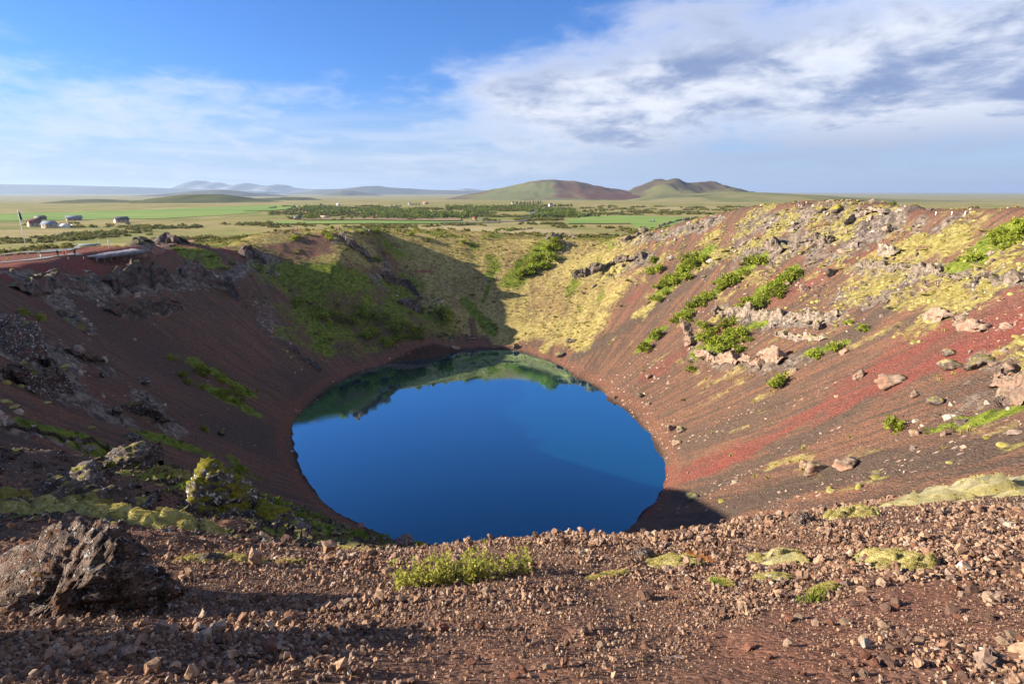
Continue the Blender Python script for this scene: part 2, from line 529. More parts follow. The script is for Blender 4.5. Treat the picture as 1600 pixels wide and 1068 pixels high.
for pts, w, a in [([(640, 440), (520, 425), (450, 425)], 3.6, 0.95), ([(330, 400), (290, 388)], 4, 0.9), ([(290, 395), (345, 415)], 4, 0.7), ([(770, 520), (745, 490), (725, 470)], 2.4, 1.0), ([(765, 400), (770, 430), (755, 470)], 1.0, 0.9),
                  ([(850, 380), (800, 440)], 5, 0.8), ([(1100, 395), (1030, 460)], 3.6, 0.8), ([(1185, 405), (1060, 495)], 2.6, 0.8), ([(1235, 425), (1160, 485)], 3.2, 0.8), ([(1035, 512), (1000, 545)], 2.4, 0.8),
                  ([(1175, 510), (1095, 550)], 3, 0.75), ([(1580, 640), (1480, 665)], 2.2, 0.8), ([(1318, 540), (1265, 555)], 2, 0.7), ([(1600, 360), (1540, 380)], 5, 0.9), ([(1530, 400), (1500, 410)], 4, 0.8),
                  ([(450, 520), (560, 540), (700, 520)], 6, 0.5), ([(560, 500), (700, 500)], 5, 0.6), ([(60, 670), (170, 700), (310, 745)], 1.9, 0.9), ([(450, 790), (520, 820), (610, 855)], 2.6, 0.95), ([(220, 675), (320, 705)], 1.6, 0.8),
                  ([(330, 605), (385, 640)], 3, 0.8), ([(310, 570), (385, 610)], 3, 0.8), ([(360, 715), (390, 745)], 2.0, 0.6), ([(730, 400), (760, 385)], 3.0, .5), ([(545, 350), (900, 352)], 12, 0.55)]:
    paint('green', pts, w, a)
for pts, w, a in [([(1590, 400), (1470, 400), (1380, 430)], 8, 0.85), ([(1590, 440), (1500, 430)], 7, 0.9), ([(1350, 330), (1240, 350), (1180, 345)], 7, 0.8), ([(1380, 370), (1250, 390)], 7, 0.7), ([(1450, 375), (1400, 395)], 6, 0.8), ([(1200, 400), (1160, 430)], 3, 0.5),
                  ([(1480, 460), (1340, 450)], 4, 0.6), ([(1600, 700), (1450, 735), (1290, 770)], 1.7, 0.85), ([(1260, 780), (1110, 800)], 1.4, 0.8), ([(1190, 760), (1060, 805)], 1.2, 0.7), ([(1060, 370), (970, 400)], 4, 0.7),
                  ([(60, 560), (20, 620), (60, 640)], 4, 0.5), ([(470, 570), (430, 530)], 2.4, 0.6), ([(520, 580), (460, 540)], 2.5, 0.5), ([(620, 445), (650, 470)], 3, 0.7), ([(540, 400), (580, 420)], 3, 0.5)]:
    paint('moss', pts, w, a)
for pts, w, a in [([(1320, 325), (1240, 340), (1180, 350)], 6, 0.75), ([(1390, 340), (1300, 370)], 6, 0.7), ([(1230, 385), (1160, 395)], 6, 0.7), ([(1120, 345), (970, 378)], 3.2, 1.0), ([(1010, 405), (900, 430)], 4.0, 0.95), ([(1310, 495), (1130, 488)], 2.2, 0.9),
                  ([(1600, 440), (1480, 425), (1340, 415)], 2.2, 0.8), ([(1270, 560), (1200, 575), (1090, 545)], 3.0, 0.55), ([(1420, 460), (1320, 460)], 4, 0.6), ([(330, 432), (200, 440), (50, 440)], 3.2, 0.9), ([(20, 510), (60, 560), (110, 610)], 5, 0.9),
                  ([(390, 395), (420, 420), (350, 440)], 4, 0.9), ([(540, 378), (600, 415)], 4.0, 0.95), ([(590, 435), (640, 455), (690, 480)], 4, 0.75), ([(280, 480), (180, 490)], 2.0, 0.8), ([(130, 510), (90, 470)], 3, 0.8), ([(100, 550), (170, 575)], 2.5, 0.7),
                  ([(230, 620), (250, 660)], 3, 0.8), ([(410, 480), (430, 520)], 4, 0.5), ([(830, 370), (880, 385)], 4, 0.7), ([(260, 378), (230, 385)], 4, 0.9), ([(0, 660), (200, 715)], 1.6, 0.7), ([(200, 715), (440, 800)], 1.8, 0.6)]:
    paint('rock', pts, w, a)
# cover comes in patches, with bare soil between
pt = np.clip(0.55 + 2.4 * fbm(GX / 7.0, GY / 5.0, 4, 131), 0, 1.15)
pt2 = np.clip(0.75 + 1.6 * fbm(GX / 14.0, GY / 11.0, 4, 137), 0, 1.1)
FIELDS['moss'] = FIELDS['moss'] * np.where(GD > 24, pt * 0.85, 1)
FIELDS['straw'] = FIELDS['straw'] * np.where(GD > 24, pt2, 1)
FIELDS['straw'] = np.maximum(FIELDS['straw'], far_side * sstep(GU, 0.06, 0.16) * (0.58 + 0.3 * NB))
FIELDS['red'] = FIELDS['red'] * (1 - 0.8 * far_side) * np.where(GD > 24, np.clip(0.80 + 0.9 * fbm(GX / 10, GY / 4, 3, 139), 0, 1), 1)
right_side = wedge(-62, 60, 6) * sstep(GU, 0.1, 0.25) * (GD > 30)
FIELDS['straw'] = np.maximum(FIELDS['straw'], right_side * np.clip(1.9 * fbm(GT * 85 / 5.0, GU * 13.0, 4, 141) + 0.06, 0, 0.55))
upper = right_side * sstep(GU, 0.42, 0.72)
FIELDS['moss'] = np.maximum(FIELDS['moss'], upper * np.clip(2.4 * fbm(GX / 8, GY / 8, 4, 145) + 0.22, 0, 0.75))
FIELDS['rock'] = np.maximum(FIELDS['rock'], upper * np.clip(2.6 * fbm(GX / 10, GY / 10, 4, 147) + 0.10, 0, 0.8))
FIELDS['green'] = np.maximum(FIELDS['green'], far_side * sstep(GU, .1, .3) * np.clip(2.6 * fbm(GT * 85 / 7.0, GU * 5.0, 4, 143) - 0.05, 0, 0.7))
for k_ in ('moss', 'rock', 'straw'):
    paint(k_, [(1640, 490), (1500, 530), (1390, 585), (1250, 655)], 7, 0.85, mode='sub')
paint('green', [(380, 370), (470, 385), (560, 390)], 12, 0.75, mode='sub')
paint('red', [(380, 370), (470, 385), (560, 390)], 12, 0.9, mode='sub')
FIELDS['path'] = np.exp(-((GU * (f_rim(GT) - f_shore(GT)) - 2.6) / 1.1) ** 2) * (GU > 0)     # trodden path along the shore
paint('path', [(742, 535), (735, 480), (722, 462)], 1.3, 0.9)
_rng = GU * (f_rim(GT) - f_shore(GT))
FIELDS['wet'] = (1 - sstep(_rng + 0.5 * fbm(GX / 2, GY / 2, 2, 161), 0.25, 0.9)) * (GU > -0.2) * (GU < 0.2)
beach = sstep(GU, -0.02, 0.0) * (1 - sstep(GU * (f_rim(GT) - f_shore(GT)), 1.0, 3.0))
for k in ('green', 'straw', 'moss'):
    FIELDS[k] *= 1 - beach
FIELDS['pale'] = np.maximum(FIELDS['pale'], beach * 0.35)
# moss and dirt near the camera
GD = np.hypot(GX, GY)
paint('path', [(1230, 1020), (1330, 960), (1440, 930), (1500, 1000)], 0.30, 0.9)
paint('path', [(1050, 1068), (1200, 1040), (1450, 1060)], 0.16, 0.5)
# dark turf bank with cinders, left ridge
FIELDS['rock'] *= np.where(GD < 22, 0.8, 1)
for k in FIELDS:
    FIELDS[k] = np.clip(FIELDS[k], 0, 1)

# ------------------------------------------------------------------ relief too small for the control points
slope_zone = sstep(GD, 18, 30) * (1 - sstep(GD, 330, 700))
dz = 0.9 * fbm(GX / 15, GY / 15, 4, 41) + 0.35 * fbm(GX / 3.2, GY / 3.2, 3, 43)
dz += 1.1 * fbm(GT * 75 / 5.0, GU * 1.3, 3, 47) * sstep(GU, .08, .3) * (1 - sstep(GU, .85, 1.05))
rk = FIELDS['rock']
cv, ce = cellular(GX / 3.4 + 0.5 * fbm(GX / 4, GY / 4, 2, 5), GY / 2.6, 51)
cv2, ce2 = cellular(GX / 1.5, GY / 1.5, 57)
dz += rk * ((cv - 0.4) * 2.1 + (cv2 - 0.5) * 0.9 + 1.0 * fbm(GX / 7, GY / 7, 3, 61) - 0.7 * (1 - sstep(ce, 0.0, 0.14)))
mo = np.clip(FIELDS['moss'] + 0.6 * FIELDS['straw'], 0, 1)
dz += mo * 0.42 * (fbm(GX / 1.3, GY / 1.3, 2, 67) + 0.2)
dz += FIELDS['green'] * 0.5 * fbm(GX / 2.0, GY / 2.0, 2, 71)
dz *= sstep(GU, -0.01, 0.05) * (1 - FIELDS['path'] * 0.8)
GZ = GZ + dz * slope_zone
# edge of the beach is a little ragged
GZ = GZ + (0.8 * fbm(GX / 3.0, GY / 3.0, 3, 73) + 0.9 * fbm(GX / 9.0, GY / 9.0, 2, 75)) * slope_zone * (1 - sstep(np.abs(GU), 0.0, 0.06))
GZ = GZ + sstep(GD, 330, 800) * (1 - sstep(GD, 4000, 9000)) * (1.2 * fbm(GX / 60, GY / 60, 3, 77))
GZ = np.where(GU < -0.02, np.maximum(GZ, -6.0), GZ)
near_zone = 1 - sstep(GD, 16, 26)
left_rough = sstep(-GX - 0.35 * GY, -1.0, 2.5) * sstep(GD, 4.5, 8.0)
fz = 0.11 * fbm(GX / 0.9, GY / 0.9, 4, 81) + 0.035 * fbm(GX / 0.22, GY / 0.22, 3, 83)
fz += left_rough * (0.75 * fbm(GX / 1.9, GY / 1.9, 4, 85, 0.6))
GZ = GZ + fz * near_zone


def field(name, x, y):
    return H(x, y, FIELDS[name])


def normal_at(x, y, e=0.25):
    e = max(e, 0.004 * math.hypot(x, y))
    zx = (H(x + e, y)[0] - H(x - e, y)[0]) / (2 * e); zy = (H(x, y + e)[0] - H(x, y - e)[0]) / (2 * e)
    return Vector((-zx, -zy, 1)).normalized()


# ------------------------------------------------------------------ materials of the ground
def new_mat(name):
    m = bpy.data.materials.new(name)
    m.use_nodes = True
    return m, NT(m.node_tree)


def finish(t, color, rough=0.95, normal=None, spec=0.15, **extra):
    ins = {'Base Color': color, 'Roughness': rough, 'Specular IOR Level': spec}
    if normal is not None:
        ins['Normal'] = normal
    ins.update(extra)
    b = t.n('ShaderNodeBsdfPrincipled', ins)
    t.n('ShaderNodeOutputMaterial', {'Surface': b.outputs[0]})
    return b


def mat_terrain(name, s, bump, speck):
    """s: metres of the coarsest break-up; every colour is that of the stuff itself"""
    m, t = new_mat(name)
    pos = t.n('ShaderNodeNewGeometry').outputs['Position']
    A = {k: t.n('ShaderNodeAttribute', attribute_name=k).outputs['Fac'] for k in FIELDS}
    flow = t.n('ShaderNodeAttribute', attribute_name='flow').outputs['Vector']
    n_hi = t.noise(pos, 1.0 / s, 12, 0.68)
    n_mid = t.noise(pos, 0.22 / s, 8, 0.6)
    n_b = t.noise(t.vmath('ADD', pos, (17, 5, 3)), 0.8 / s, 11, 0.7)
    streak = t.noise(flow, 0.55, 4, 0.58)
    streak2 = t.noise(t.vmath('ADD', flow, (40, 3, 9)), 0.21, 4, 0.55)

    def cover(a, n, k=1.5, gain=3.2, off=0.0):
        v = t.math('ADD', a, t.math('MULTIPLY', t.math('SUBTRACT', n, 0.5), k))
        v = t.math('ADD', t.math('MULTIPLY', t.math('SUBTRACT', v, 0.5 + off), gain), 0.5, clamp=True)
        return t.math('MULTIPLY', v, t.step(a, 0.03, 0.2))
    streak = t.math('ADD', t.math('MULTIPLY', streak, 0.68), t.math('MULTIPLY', t.noise(pos, 0.6 / s, 9, 0.68), 0.32))
    soil = t.mix(t.step(streak, 0.40, 0.62), COL_DARK, COL_BROWN)
    soil = t.mix(t.step(streak2, 0.50, 0.72, 0, 0.6), soil, COL_UMBER)
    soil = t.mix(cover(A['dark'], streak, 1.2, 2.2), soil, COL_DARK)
    soil = t.mix(cover(A['red'], streak, 1.1, 2.0), soil, t.mix(n_mid, COL_RED, COL_RED2))
    soil = t.mix(t.math('MULTIPLY', A['path'], 0.8), soil, COL_PATH)
    # single stones of the scree, each with its own tone
    v1 = t.n('ShaderNodeTexVoronoi', {'Vector': pos, 'Scale': 5.5 / s})
    tone = t.n('ShaderNodeSeparateColor', {0: v1.outputs['Color']}).outputs
    soil = t.mix(1.0, soil, t.n('ShaderNodeCombineXYZ', {i: t.math('ADD', t.math('MULTIPLY', tone[0], 0.55), 0.72) for i in range(3)}).outputs[0], 'MULTIPLY')
    v2 = t.n('ShaderNodeTexVoronoi', {'Vector': t.vmath('ADD', pos, (5, 9, 1)), 'Scale': 1.5 / s})
    tn2 = t.n('ShaderNodeSeparateColor', {0: v2.outputs['Color']}).outputs
    pale_here = t.math('ADD', t.math('MULTIPLY', A['pale'], 0.14), speck)
    sp = t.math('MULTIPLY', t.step(tn2[0], t.math('SUBTRACT', 1.0, pale_here), t.math('SUBTRACT', 1.02, pale_here)), t.step(v2.outputs['Distance'], 0.46, 0.34))
    soil = t.mix(sp, soil, t.mix(tn2[1], COL_PALE, COL_PALE2))
    soil = t.mix(t.math('MULTIPLY', A['wet'], 0.75), soil, (0.030, 0.020, 0.017))
    rock = t.mix(t.step(n_hi, 0.40, 0.62), COL_ROCK_D, COL_ROCK_L)
    rock = t.mix(t.step(n_b, 0.60, 0.68), rock, COL_LICHEN)
    c = t.mix(cover(A['rock'], n_b, 1.0, 3.0), soil, rock)
    straw = t.mix(t.step(n_hi, 0.36, 0.66), COL_STRAW_D, COL_STRAW)
    c = t.mix(cover(A['straw'], n_b, 1.25, 3.0), c, straw)
    moss = t.mix(t.step(n_b, 0.35, 0.65), COL_MOSS_D, COL_MOSS)
    c = t.mix(cover(A['moss'], n_hi, 1.7, 4.5, 0.10), c, moss)
    green = t.mix(t.step(n_hi, 0.32, 0.66), COL_GREEN_D, COL_GREEN)
    c = t.mix(cover(A['green'], t.math('ADD', t.math('MULTIPLY', n_mid, 0.5), t.math('MULTIPLY', n_hi, 0.5)), 1.6, 3.6, 0.06), c, green)
    hgt = t.math('ADD', t.math('MULTIPLY', n_hi, 1.0), t.math('MULTIPLY', v1.outputs['Distance'], -0.35))
    bp = t.n('ShaderNodeBump', {'Height': hgt, 'Strength': 1.0, 'Distance': bump})
    finish(t, c, 1.0, bp.outputs[0], 0.05)
    return m


COL_DARK = (0.094, 0.068, 0.054)
COL_BROWN = (0.176, 0.092, 0.062)
COL_UMBER = (0.160, 0.092, 0.064)
COL_RED = (0.190, 0.062, 0.050)
COL_RED2 = (0.165, 0.058, 0.047)
COL_PATH = (0.165, 0.080, 0.056)
COL_PALE = (0.42, 0.31, 0.25)
COL_PALE2 = (0.27, 0.19, 0.15)
COL_ROCK_D = (0.085, 0.070, 0.064)
COL_ROCK_L = (0.24, 0.20, 0.165)
COL_LICHEN = (0.38, 0.36, 0.31)
COL_STRAW = (0.40, 0.335, 0.140)
COL_STRAW_D = (0.20, 0.160, 0.050)
COL_MOSS = (0.30, 0.265, 0.100)
COL_MOSS_D = (0.17, 0.14, 0.040)
COL_GREEN = (0.19, 0.225, 0.035)
COL_GREEN_D = (0.050, 0.075, 0.014)

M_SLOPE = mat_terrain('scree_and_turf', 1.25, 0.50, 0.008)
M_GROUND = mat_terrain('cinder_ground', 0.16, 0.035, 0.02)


def mat_plain():
    m, t = new_mat('heath')
    pos = t.n('ShaderNodeNewGeometry').outputs['Position']
    flat = t.n('ShaderNodeMapping', {'Vector': pos, 'Scale': (0.6, 1.0, 1.0)}).outputs[0]
    a = t.noise(flat, 1 / 70.0, 10, 0.66)
    b = t.noise(t.vmath('ADD', flat, (300, 50, 0)), 1 / 190.0, 8, 0.6)
    c_ = t.noise(t.vmath('ADD', flat, (900, 70, 0)), 1 / 9.0, 6, 0.7)
    c = t.mix(t.step(a, 0.42, 0.6), (0.26, 0.215, 0.095), (0.16, 0.17, 0.052))
    c = t.mix(t.step(b, 0.52, 0.66), c, (0.33, 0.27, 0.15))
    c = t.mix(t.step(b, 0.44, 0.36), c, (0.20, 0.22, 0.065))
    c = t.mix(t.step(c_, 0.56, 0.64, 0, 0.6), c, (0.07, 0.08, 0.03))
    finish(t, c, 1.0, None, 0.03)
    return m


M_PLAIN = mat_plain()


def tag(o, label=None, cat=None, group=None, kind=None):
    if label: o['label'] = label
    if cat: o['category'] = cat
    if group: o['group'] = group
    if kind: o['kind'] = kind
    return o


def mesh_np(name, co, quads=None, tris=None, smooth=True):
    me = bpy.data.meshes.new(name)
    co = np.asarray(co, np.float32)
    me.vertices.add(len(co)); me.vertices.foreach_set('co', co.ravel())
    loops = []; starts = []; n = 0
    if quads is not None and len(quads):
        q = np.asarray(quads, np.int32); loops.append(q.ravel()); starts.append(np.arange(len(q)) * 4 + n); n += q.size
    if tris is not None and len(tris):
        q = np.asarray(tris, np.int32); loops.append(q.ravel()); starts.append(np.arange(len(q)) * 3 + n); n += q.size
    loops = np.concatenate(loops).astype(np.int32); starts = np.concatenate(starts).astype(np.int32)
    me.loops.add(len(loops)); me.loops.foreach_set('vertex_index', loops)
    me.polygons.add(len(starts)); me.polygons.foreach_set('loop_start', starts)
    if smooth:
        me.polygons.foreach_set('use_smooth', np.ones(len(starts), bool))
    me.update(calc_edges=True)
    return me


def add_attr(me, name, vals, typ='FLOAT'):
    at = me.attributes.new(name, typ, 'POINT')
    at.data.foreach_set('vector' if typ == 'FLOAT_VECTOR' else 'value', np.asarray(vals, np.float32 if typ != 'INT' else np.int32).ravel())


def link(name, me, parent=None, mat=None):
    o = bpy.data.objects.new(name, me)
    COL.objects.link(o)
    if parent: o.parent = parent
    if mat is not None:
        me.materials.clear()
        for m in (mat if isinstance(mat, (list, tuple)) else [mat]):
            me.materials.append(m)
    return o


def terrain_piece(name, r0, r1, mat, label):
    i0 = np.searchsorted(RR, r0); i1 = np.searchsorted(RR, r1)
    sl = slice(max(i0 - 1, 0) if i0 else 0, i1)
    x, y, z = GX[sl], GY[sl], GZ[sl]
    n, m = x.shape
    i = np.arange(n - 1)[:, None] * m + np.arange(m - 1)[None, :]
    q = np.stack([i, i + m, i + m + 1, i + 1], -1).reshape(-1, 4)
    me = mesh_np(name, np.stack([x.ravel(), y.ravel(), z.ravel()], 1), q)
    for k in FIELDS:
        add_attr(me, k, FIELDS[k][sl])
    th, u = GT[sl].ravel(), GU[sl].ravel()
    add_attr(me, 'flow', np.stack([th * 85.0, u * 7.0, np.zeros_like(u)], 1), 'FLOAT_VECTOR')
    o = link(name, me, None, mat)
    tag(o, label, None, None, 'structure')
    return o


terrain_piece('ground', 0, 24, M_GROUND, 'brown cinder ground of the near crater rim')
terrain_piece('crater_slope', 24, 420, M_SLOPE, 'red and brown scree walls of the crater round the lake')
terrain_piece('plain', 420, 1e9, M_PLAIN, 'wide olive heath plain beyond the crater')


# ------------------------------------------------------------------ lake
def build_lake():
    th = np.linspace(-np.pi, np.pi, 241)[:-1]
    rr = f_shore(th) + 4.0
    co = [(CX, CY, 0.0)]; fr = (0.3, 0.6, 0.8, 0.92, 1.0)
    for f in fr:
        co += [(CX + r * f * math.cos(a), CY + r * f * math.sin(a), 0.0) for a, r in zip(th, rr)]
    n = len(th)
    tris = [(0, 1 + k, 1 + (k + 1) % n) for k in range(n)]
    quads = []
    for j in range(len(fr) - 1):
        for k in range(n):
            a = 1 + j * n + k; b = 1 + j * n + (k + 1) % n
            quads.append((a, a + n, b + n, b))
    me = mesh_np('lake', co, quads, tris)
    m, t = new_mat('lake_water')
    pos = t.n('ShaderNodeNewGeometry').outputs['Position']
    w = t.n('ShaderNodeMapping', {'Vector': pos, 'Scale': (1.0, 0.45, 1.0), 'Rotation': (0, 0, 0.5)}).outputs[0]
    n1 = t.noise(w, 1.7, 4, 0.55)
    n2 = t.noise(pos, 0.045, 3, 0.5)
    bp = t.n('ShaderNodeBump', {'Height': n1, 'Strength': t.step(n2, 0.45, 0.65, 0.02, 0.30), 'Distance': 0.05})
    lw = t.n('ShaderNodeLayerWeight', {'Blend': 0.5, 'Normal': bp.outputs[0]}).outputs['Facing']
    body = t.n('ShaderNodeBsdfDiffuse', {'Color': LAKE_COL})
    shine = t.n('ShaderNodeBsdfGlossy', {'Color': (0.60, 0.93, 1.0, 1), 'Roughness': 0.03, 'Normal': bp.outputs[0]})
    mx = t.n('ShaderNodeMixShader', {0: t.step(lw, 0.36, 0.76, 0.17, 0.80), 1: body.outputs[0], 2: shine.outputs[0]})
    t.n('ShaderNodeOutputMaterial', {'Surface': mx.outputs[0]})
    o = link('lake', me, None, m)
    tag(o, 'deep blue crater lake mirroring the sky', None, None, 'structure')


LAKE_COL = (0.0005, 0.036, 0.070, 1)
build_lake()


# ------------------------------------------------------------------ far hills
def mat_hill(name, c1, c2, c3, s, t1=(0.42, 0.58), t2=(0.55, 0.66)):
    m, t = new_mat(name)
    pos = t.n('ShaderNodeNewGeometry').outputs['Position']
    f = t.n('ShaderNodeMapping', {'Vector': pos, 'Scale': (1, 0.6, 0.5)}).outputs[0]
    a = t.noise(f, 1.0 / s, 10, 0.6); b = t.noise(t.vmath('ADD', f, (999, 77, 0)), 0.6 / s, 9, 0.62)
    c = t.mix(t.step(a, *t1), c1, c2)
    c = t.mix(t.step(b, *t2), c, c3)
    finish(t, c, 1.0, None, 0.03)
    return m


def hill(name, label, sil, D, depth, mat, base_px=318, rough=0.10, seed=1, mound=1.5):
    """a hill whose skyline passes through photo pixels at distance D, with its own depth"""
    xs = np.array([at_y(p[0], p[1], D)[0] for p in sil]); zs = np.array([at_y(p[0], p[1], D)[2] for p in sil])
    z0 = min(at_y(sil[0][0], base_px, D)[2], -8)
    n = 150; mrows = 41
    sx = np.linspace(xs[0], xs[-1], n)
    g = np.interp(sx, xs, zs)
    ker = np.hanning(7); ker /= ker.sum()
    g = np.convolve(np.pad(g, 3, 'edge'), ker, 'valid')
    tt = np.linspace(-1, 1, mrows)
    X, T = np.meshgrid(sx, tt)
    Y = D + T * depth
    prof = np.cos(np.clip(np.abs(T), 0, 1) * np.pi / 2) ** mound
    L = xs[-1] - xs[0]
    nz = fbm(X / (L * 0.09) + seed, Y / (L * 0.09), 4, 90 + seed)
    Z = z0 + (g[None, :] - z0) * prof * (1 + rough * nz * (1 - np.exp(-(T / 0.12) ** 2)) * 3.6)
    X = X + fbm(X / (L * 0.2), Y / (L * 0.2), 3, 33 + seed) * L * 0.03
    i = np.arange(mrows - 1)[:, None] * n + np.arange(n - 1)[None, :]
    q = np.stack([i, i + 1, i + n + 1, i + n], -1).reshape(-1, 4)
    me = mesh_np(name, np.stack([X.ravel(), Y.ravel(), Z.ravel()], 1), q)
    o = link(name, me, None, mat)
    tag(o, label, None, None, 'structure')
    return o


M_HEATH_HILL = mat_hill('heath_hill', (0.060, 0.068, 0.026), (0.105, 0.112, 0.040), (0.15, 0.13, 0.06), 260)
M_RED_HILL = mat_hill('red_hill', (0.115, 0.062, 0.046), (0.105, 0.074, 0.050), (0.13, 0.14, 0.065), 420, (0.4, 0.6), (0.50, 0.56))
M_GREEN_HILL = mat_hill('green_hill', (0.085, 0.072, 0.04), (0.115, 0.118, 0.05), (0.075, 0.060, 0.042), 260, (0.42, 0.6), (0.50, 0.58))
M_FAR = mat_hill('far_hill', (0.07, 0.07, 0.05), (0.10, 0.10, 0.065), (0.12, 0.11, 0.08), 1500)
M_SNOW = mat_hill('snow_mountain', (0.10, 0.10, 0.10), (0.16, 0.16, 0.16), (0.24, 0.26, 0.30), 900, (0.4, 0.6), (0.54, 0.58))
hill('hill', 'long dark green hill behind the bright field on the left', [(-260, 325), (-60, 322), (60, 318), (140, 311), (190, 314), (260, 311), (290, 304), (330, 303), (360, 306), (400, 313), (470, 318), (520, 322)], 2300, 620, M_HEATH_HILL, 330, 0.12, 1)
hill('hill', 'low green rise in the middle of the plain', [(340, 319), (410, 310), (450, 308), (480, 309), (530, 316), (620, 320)], 3300, 500, M_HEATH_HILL, 324, 0.1, 2)
hill('hill', 'broad red cinder hill on the skyline', [(690, 312), (740, 303), (790, 292), (830, 283), (858, 280.5), (890, 283), (930, 291), (970, 298), (1010, 303), (1060, 310)], 4300, 1500, M_RED_HILL, 318, 0.10, 3)
hill('hill', 'grey green twin topped hill on the skyline', [(930, 312), (975, 301), (1000, 290), (1022, 281.5), (1040, 281), (1052, 285), (1075, 285.5), (1100, 284.5), (1120, 291), (1150, 299), (1210, 306), (1260, 312)], 4000, 1100, M_GREEN_HILL, 318, 0.16, 4)
hill('hill', 'long low heath plateau closing the view on the right', [(960, 318), (1040, 306), (1140, 299), (1210, 301), (1260, 305), (1330, 308), (1450, 312), (1600, 316), (1760, 320), (2000, 322), (2600, 330)], 3000, 1500, mat_hill('plateau_heath', (0.13, 0.135, 0.055), (0.19, 0.175, 0.08), (0.075, 0.085, 0.035), 200), 330, 0.05, 5, 1.0)
hill('mountain', 'blue cone hill in the hazy distance', [(470, 313), (500, 307), (525, 301), (540, 297.5), (552, 297.5), (570, 302), (600, 306), (660, 310), (700, 312)], 9500, 1500, M_FAR, 316, 0.1, 6)
hill('mountain', 'flat topped blue mountain far behind the plain', [(420, 306), (500, 297), (545, 294), (575, 291), (592, 290), (610, 292.5), (660, 296), (720, 298), (760, 299), (860, 303)], 14000, 2000, M_FAR, 312, 0.1, 7)
hill('mountain', 'snow streaked mountains faint in the far haze', [(190, 300), (270, 296), (295, 287), (312, 280.5), (325, 286), (345, 284), (360, 290), (385, 285), (400, 290), (420, 292), (440, 288), (455, 293), (480, 295), (560, 298), (700, 297), (730, 294), (750, 297), (800, 300)], 17500, 2000, M_SNOW, 308, 0.2, 8)
hill('mountain', 'low hazy blue highland along the left horizon', [(-700, 292), (-300, 289), (0, 288), (100, 289), (200, 292), (280, 295), (420, 300)], 16000, 2000, M_FAR, 312, 0.05, 9, 0.8)
hill('mountain', 'dark blue ridge behind the green hill', [(180, 309), (260, 303), (300, 299), (345, 296), (370, 299), (410, 303), (480, 308)], 8000, 900, M_FAR, 316, 0.1, 10)


# ------------------------------------------------------------------ air
def build_haze():
    zb = float(GZ.min()) - 1.0
    bm = bmesh.new()
    bmesh.ops.create_cube(bm, size=1.0)
    top = 470.0
    for v in bm.verts:
        v.co = (v.co.x * 2 * 46000, v.co.y * 2 * 46000, zb if v.co.z < 0 else top)
    me = bpy.data.meshes.new('haze'); bm.to_mesh(me); bm.free()
    m = bpy.data.materials.new('haze_air'); m.use_nodes = True
    t = NT(m.node_tree)
    v = t.n('ShaderNodeVolumePrincipled', {'Color': (0.42, 0.58, 0.86), 'Density': HAZE, 'Anisotropy': 0.2})
    t.n('ShaderNodeOutputMaterial', {'Volume': v.outputs[0]})
    o = link('haze', me, None, m)
    tag(o, 'pale blue haze over the plain', None, None, 'stuff')


HAZE = 4.2e-5
build_haze()


# ------------------------------------------------------------------ builders
def vnoise3(p, seed=0):
    q = np.floor(p); f = p - q; u = f * f * (3 - 2 * f)
    i = q.astype(np.int64)
    out = np.zeros(len(p))
    for dx in (0, 1):
        for dy in (0, 1):
            for dz_ in (0, 1):
                w = (u[:, 0] if dx else 1 - u[:, 0]) * (u[:, 1] if dy else 1 - u[:, 1]) * (u[:, 2] if dz_ else 1 - u[:, 2])
                out += w * _hash(i[:, 0] + dx + (i[:, 2] + dz_) * 57, i[:, 1] + dy - (i[:, 2] + dz_) * 131, seed)
    return out - 0.5


def fbm3(p, octs, seed, rough=0.55):
    s = np.zeros(len(p)); a = 1.0; tot = 0
    for o in range(octs):
        s += a * vnoise3(p, seed + 13 * o); tot += a; a *= rough; p = p * 2.03 + 5.7
    return s / tot


_ico = {}


def ico(sub):
    if sub not in _ico:
        bm = bmesh.new()
        bmesh.ops.create_icosphere(bm, subdivisions=sub, radius=1.0)
        co = np.array([v.co[:] for v in bm.verts]); tri = np.array([[v.index for v in f.verts] for f in bm.faces])
        bm.free(); _ico[sub] = (co, tri)
    return _ico[sub]


def rock_arrays(seed, sub=3, sharp=1.0, rough=0.2, dims=(1, 1, 0.75), planes=13, nscale=2.0):
    rg = np.random.default_rng(seed)
    co, tri = ico(sub)
    r = np.full(len(co), 1.25)
    for k in range(planes):
        n = rg.normal(size=3); n /= np.linalg.norm(n)
        h = rg.uniform(0.50, 0.95)
        d = co @ n
        lim = np.where(d > 0.05, h / np.maximum(d, 0.05), 9)
        r = np.minimum(r, lim)
    r = sharp * r + (1 - sharp) * 0.9
    p = co * r[:, None]
    p = p * (1 + rough * 2 * fbm3(p * nscale + seed * 3.1, 4, seed)[:, None])
    p = p * (1 + rough * 0.7 * fbm3(p * nscale * 3.7 + seed, 3, seed + 40)[:, None])
    return p * np.array(dims), tri


